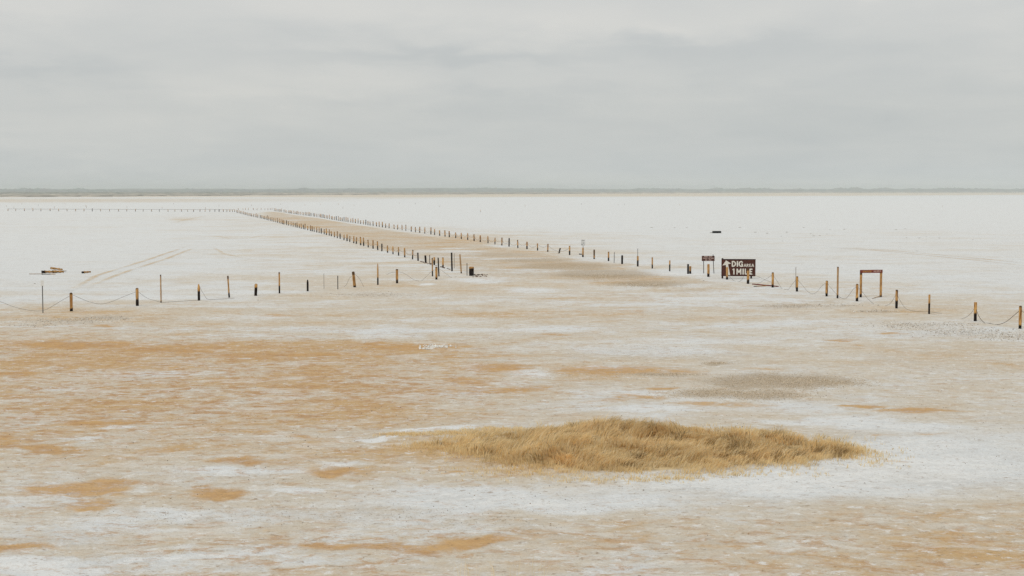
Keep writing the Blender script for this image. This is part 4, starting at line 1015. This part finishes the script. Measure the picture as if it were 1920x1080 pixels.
def small_sign():
    cu, base = 1329, 512.7
    x, y = G(cu, base); s = depth(cu, base) / F
    t = empty('small_notice_sign', (x, y, 0)); tag(t, 'small brown notice with three lines of faded lettering on two thin dark legs', 'sign')
    b = MB(); b.box((1315.6 - cu) * s, (1339.6 - cu) * s, -.015, .015, (base - 489.4) * s, (base - 479.7) * s, .004); b.build('panel', M_SIGN, t)
    for (u0, u1, top) in ((1319.2, 1319.6, 480.2), (1336.8, 1338.9, 477.2)):
        p = MB(); p.tube([((u0 - cu) * s, .045, (base - top) * s), ((u1 - cu) * s, .045, -.08)], .026, 6); p.build('leg', M_ROD_DARK, t)
    rd = random.Random(4)
    for v, words in ((481.2, ((1320.3, 1326.8), (1328.8, 1334.8))), (484.2, ((1317.2, 1326.0), (1327.8, 1331), (1332, 1338))), (487.6, ((1322, 1326.2), (1328.4, 1333.2)))):
        m = MB()
        for u0, u1 in words:
            u = u0
            while u < u1 - .4:
                w = rd.uniform(.6, .85); h0, h1 = rd.choice([(-.95, .95), (-.95, .95), (-.95, .4), (-.4, .95)])
                m.box((u - cu) * s, (u + w * .55 - cu) * s, -.022, -.0151, (base - v + h0) * s, (base - v + h1) * s)
                m.box((u + w * .55 - cu) * s + .001, (u + w - cu) * s, -.021, -.0151, (base - v + .3) * s, (base - v + .8) * s)
                u += w + .14
        tag(m.build('lettering', M_PINK, t), kind='stuff')
small_sign()

def board_frame():
    cu, base = 1632, 557
    x0, y0 = G(1612.2, 558.5); x1, y1 = G(1652.6, 555.8)
    s = depth(cu, base) / F
    cx, cy = (x0 + x1) / 2, (y0 + y1) / 2
    t = empty('board_frame', (cx, cy, 0), math.atan2(y1 - y0, x1 - x0) * .3); W_ = (1652.3 - 1612.2) * s
    tag(t, 'open frame of two orange posts under a faded red brown top board', 'frame')
    Ht = (557 - 505.6) * s
    for sx, top, c in ((-W_ / 2, Ht - .02, (.18, Ht * .80 / 3, 0, 1)), (W_ / 2, Ht - .02, (.10, 3, .05, 1))):
        p = MB(); p.box(sx - .058, sx + .058, -.04, .04, -.08, top, .012)
        o = p.build('post', M_WOOD, t); o.color = c
    b = MB(); b.box(-W_ / 2 - .07, W_ / 2 + .06, -.066, -.042, Ht - .17, Ht, .004); b.build('top_board', M_REDBOARD, t)
    rd = random.Random(9); m = MB(); xx = -W_ / 2 + .08
    while xx < -.02:
        w = rd.uniform(.02, .05); z0 = Ht - .155 + rd.uniform(0, .03); m.box(xx, xx + w, -.0695, -.0665, z0, Ht - .02 - rd.uniform(0, .03)); xx += w + rd.uniform(.008, .02)
    tag(m.build('peeling_strip', M_YELLOWED, t), kind='stuff')
    m = MB(); xx = .12
    while xx < W_ / 2 - .05:
        w = rd.uniform(.012, .03); m.box(xx, xx + w, -.0695, -.0665, Ht - .10, Ht - .06 + rd.uniform(0, .025)); xx += w + rd.uniform(.01, .03)
    tag(m.build('lettering', M_PINK, t), kind='stuff')
    # twisted branch at its foot
    xb, yb = G(1652, 556.5); xa, ya = G(1635, 560.5)
    mb = MB(); mb.tube([(xb, yb, .03), (xb * .7 + xa * .3, yb * .7 + ya * .3, .05), (xb * .35 + xa * .65, yb * .35 + ya * .65, .03), (xa, ya, .02)], [.022, .02, .018, .01], 6)
    o = mb.build('fallen_branch', M_WOOD, None, True); o.color = (0, 3, .3, 1)
    tag(o, 'short twisted branch lying at the right foot of the board frame', 'branch')
board_frame()

def white_sign(u, base, w, top, bot, rod_top, label, marks_=True, rod=M_ROD, rw=.02):
    x, y = G(u, base); s = depth(u, base) / F
    t = empty('white_sign', (x, y, 0)); tag(t, label, 'sign')
    p = MB(); p.tube([(0, .03, -.08), (0, .03, (base - rod_top) * s)], rw, 6); p.build('pole', rod, t)
    b = MB(); b.box(-w / 2 * s, w / 2 * s, -.008, .008, (base - bot) * s, (base - top) * s, .003); b.build('panel', M_WHITE, t)
    if marks_:
        m = MB(); zt, zb, hw = (base - top) * s, (base - bot) * s, w / 2 * s
        k = .010; i_ = .04
        m.box(-hw + i_, hw - i_, -.0115, -.0085, zt - i_ - k, zt - i_); m.box(-hw + i_, hw - i_, -.0115, -.0085, zb + i_, zb + i_ + k)
        m.box(-hw + i_, -hw + i_ + k, -.0112, -.0085, zb + i_ + k, zt - i_ - k); m.box(hw - i_ - k, hw - i_, -.0112, -.0085, zb + i_ + k, zt - i_ - k)
        m.build('border', M_BLACKMARK, t)
        m = MB(); H_ = zt - zb
        for (a_, b_, c_, d_) in ((-.55, .5, .80, .86), (-.2, .15, .60, .67), (-.5, -.2, .40, .48), (.05, .35, .34, .50), (-.65, -.25, .12, .26), (.25, .6, .2, .26)):
            m.box(a_ * hw, b_ * hw, -.0118, -.0085, zb + c_ * H_, zb + d_ * H_)
        tag(m.build('worn_print', M_BLACKMARK, t), kind='stuff')
white_sign(1093.2, 481.2, 8.2, 449, 460.6, 458, 'small white rectangular sign with worn black print on a pole behind a post', True, M_ROD_DARK, .022)
white_sign(80.2, 587.3, 5.6, 525.6, 535.8, 532, 'tiny blank white marker plate on a thin grey steel post, far left', False, M_ROD, .024)

# ------------------------------------------------------------------ things lying about
def drum():
    x, y = G(1344, 437.2); s = depth(1344, 437.2) / F
    r_, L_ = 4.2 * s / 2, 16.4 * s
    t = empty('black_drum', (x, y, 0), .05); tag(t, 'black drum lying on its side on the white flat beyond the signs', 'drum')
    mb = MB(); mb.tube([(-L_ / 2, 0, r_), (-L_ / 2 + .03, 0, r_), (0, 0, r_), (L_ / 2 - .06, 0, r_), (L_ / 2, 0, r_)], [r_ * .93, r_ * .98, r_ * .98, r_ * .98, r_ * .72], 20)
    mb.build('body', M_BLACK, t, True)
    for xx in (-L_ * .44, -L_ * .15, L_ * .15, L_ * .40):
        m = MB(); m.tube([(xx - .015, 0, r_), (xx + .015, 0, r_)], r_ * 1.03, 20); m.build('rib', M_BLACK, t)
    mb = MB(); a_ = G(1331, 436.8); b_ = G(1336, 437)
    mb.tube([(a_[0], a_[1], .03), (b_[0], b_[1], .07)], [.03, .05], 6)
    tag(mb.build('mud_clump', M_CLUMP, None, True), 'flat dark lump lying just left of the black drum', 'clump')
drum()
def log(u0, v0, u1, v1, rad, label, z0=None, z1=None, foot=0, grey=.0, name='driftwood_log', flat=False, mat=None):
    a_, b_ = G(u0, v0), G(u1, v1)
    z0 = rad if z0 is None else z0; z1 = rad if z1 is None else z1
    A, B = Vector((a_[0], a_[1], z0)), Vector((b_[0], b_[1], z1))
    L_ = (B - A).length
    mb = MB()
    if flat: mb.box(-rad * 1.6, rad * 1.6, -rad * .5, rad * .5, 0, L_, rad * .15)
    else: mb.tube([(0, 0, 0), (0, .0, L_ * .3), (rad * .3, 0, L_ * .7), (0, 0, L_)], [rad, rad * 1.05, rad * .95, rad * .85], 10)
    o = mb.build(name, mat or M_WOOD, None, not flat)
    o.location = A; q_ = (B - A).to_track_quat('Z', 'Y'); o.rotation_mode = 'QUATERNION'; o.rotation_quaternion = q_
    o.color = (foot, 9, grey, 1)
    return tag(o, label, 'log' if not flat else 'plank', 'driftwood on the left flat')
log(78, 512.4, 99, 512.2, .10, 'dark headed log at the left of the driftwood pile', foot=.25)
log(98, 512.0, 119, 511.8, .10, 'tan log at the right of the driftwood pile with black end', foot=.08)
log(96, 509.5, 116, 511.0, .085, 'upper log lying across the top of the driftwood pile', z0=.26, z1=.22, grey=.15)
log(114, 510.6, 124, 509.2, .03, 'thin branch poking out right of the driftwood pile', z0=.07, z1=.05, grey=.5)
log(55, 514.3, 80, 514.3, .03, 'long thin grey plank lying left in front of the driftwood pile', z0=.03, z1=.03, grey=.6, flat=True, name='plank')
log(78, 514.9, 104, 514.6, .035, 'dark plank lying right in front of the driftwood pile', z0=.03, z1=.03, foot=.6, grey=.2, flat=True, name='plank')
log(154, 512.6, 169.5, 511.6, .075, 'single short log lying right of the driftwood pile', foot=.12)
log(1412, 533.4, 1458, 537.8, .05, 'long reddish board lying on the salt below the big sign', z0=.03, z1=.03, foot=.3, flat=True, name='plank', mat=M_REDBOARD)
log(1414, 537.8, 1436, 536.8, .03, 'short thin board lying in front of the long reddish board', z0=.03, z1=.03, foot=.2, flat=True, name='plank')
log(1086, 477.6, 1092, 477.8, .05, 'short dark stick lying left of the post below the white sign', z0=.06, z1=.06, foot=.6, name='stick')

def clump(u, v, w, h_, label, group, mat=M_CLUMP):
    x, y = G(u, v); s = depth(u, v) / F
    Q = ICO_V * np.array([w * s / 2, w * s * .6, h_ * s]) * (1 + rng.uniform(-.25, .25, (12, 1)))
    Q[:, 2] = np.maximum(Q[:, 2], -.03)
    o = mesh_obj('mud_clump', Q, ICO_F, mat, None, False); o.location = (x, y, .0)
    return tag(o, label, 'clump', group)
for u, v in [(1222, 426.5), (1265, 427), (1288, 427), (1387, 426.5), (1416, 435.5), (1438, 437.5), (1475, 435.5), (1465, 443), (1507, 427), (1520, 438.5), (1526, 442.5), (1537, 441.7), (1550, 438.8), (1556, 430.6), (1583, 430), (1680, 430.3),
             (1697, 429), (1700, 446), (1724, 446.3), (1737, 444), (1761, 446.5), (1824, 449.6), (1467, 452), (1719, 470.8)]:
    clump(u, v, random.uniform(3, 6.5), random.uniform(.35, .8), 'small dark lump on the white flat to the right of the drum', 'dark lumps on the right flat')
for u, v, lab in [(65, 532, 'small dark lump on the salt left of the grey marker post'), (1647, 572.5, 'small dark stone on the salt below the board frame'),
                  (1319, 526.5, 'small dark stone on the road edge below the small sign'), (484, 563, 'small dark stone in front of the broken rusty post')]:
    clump(u, v, 3.5, 1.0, lab, None)
dl = [(u, v) for u, v in zip(rng.uniform(886, 914, 26), rng.uniform(515, 519.5, 26))] + [(u, v) for u, v in zip(rng.uniform(786, 846, 34), rng.uniform(488, 490, 34))]
P = np.array([G(u, v if u > 850 else 489 + (u - 786) * .27 + rng.uniform(0, 2)) for u, v in dl])
S = rng.uniform(.02, .09, (len(P), 3)) * np.array([1.6, 1, .6])
tag(blobs('bark_debris', np.column_stack([P, S[:, 2] * .5]), S, np.tile([[.09, .05, .03]], (len(P), 1)) * rng.uniform(.4, 2, (len(P), 1)), M_STONE, OCT_V, OCT_F, .3),
    'dark bark and splinters littered at the foot of the stump and cluster', 'debris', kind='stuff')

# ------------------------------------------------------------------ haze
hm = bpy.data.materials.new('haze_air'); hm.use_nodes = True
hn, hl = hm.node_tree.nodes, hm.node_tree.links
hn.clear()
ho = hn.new('ShaderNodeOutputMaterial'); hv = hn.new('ShaderNodeVolumePrincipled')
hv.inputs['Color'].default_value = (0.80, 0.86, 0.87, 1)
hv.inputs['Density'].default_value = 0.00021
hv.inputs['Anisotropy'].default_value = 0.0
hl.new(hv.outputs[0], ho.inputs['Volume'])
mb = MB(); mb.box(-13500, 13500, -13500, 13500, -1.5, 34)
tag(mb.build('haze', hm), kind='stuff')
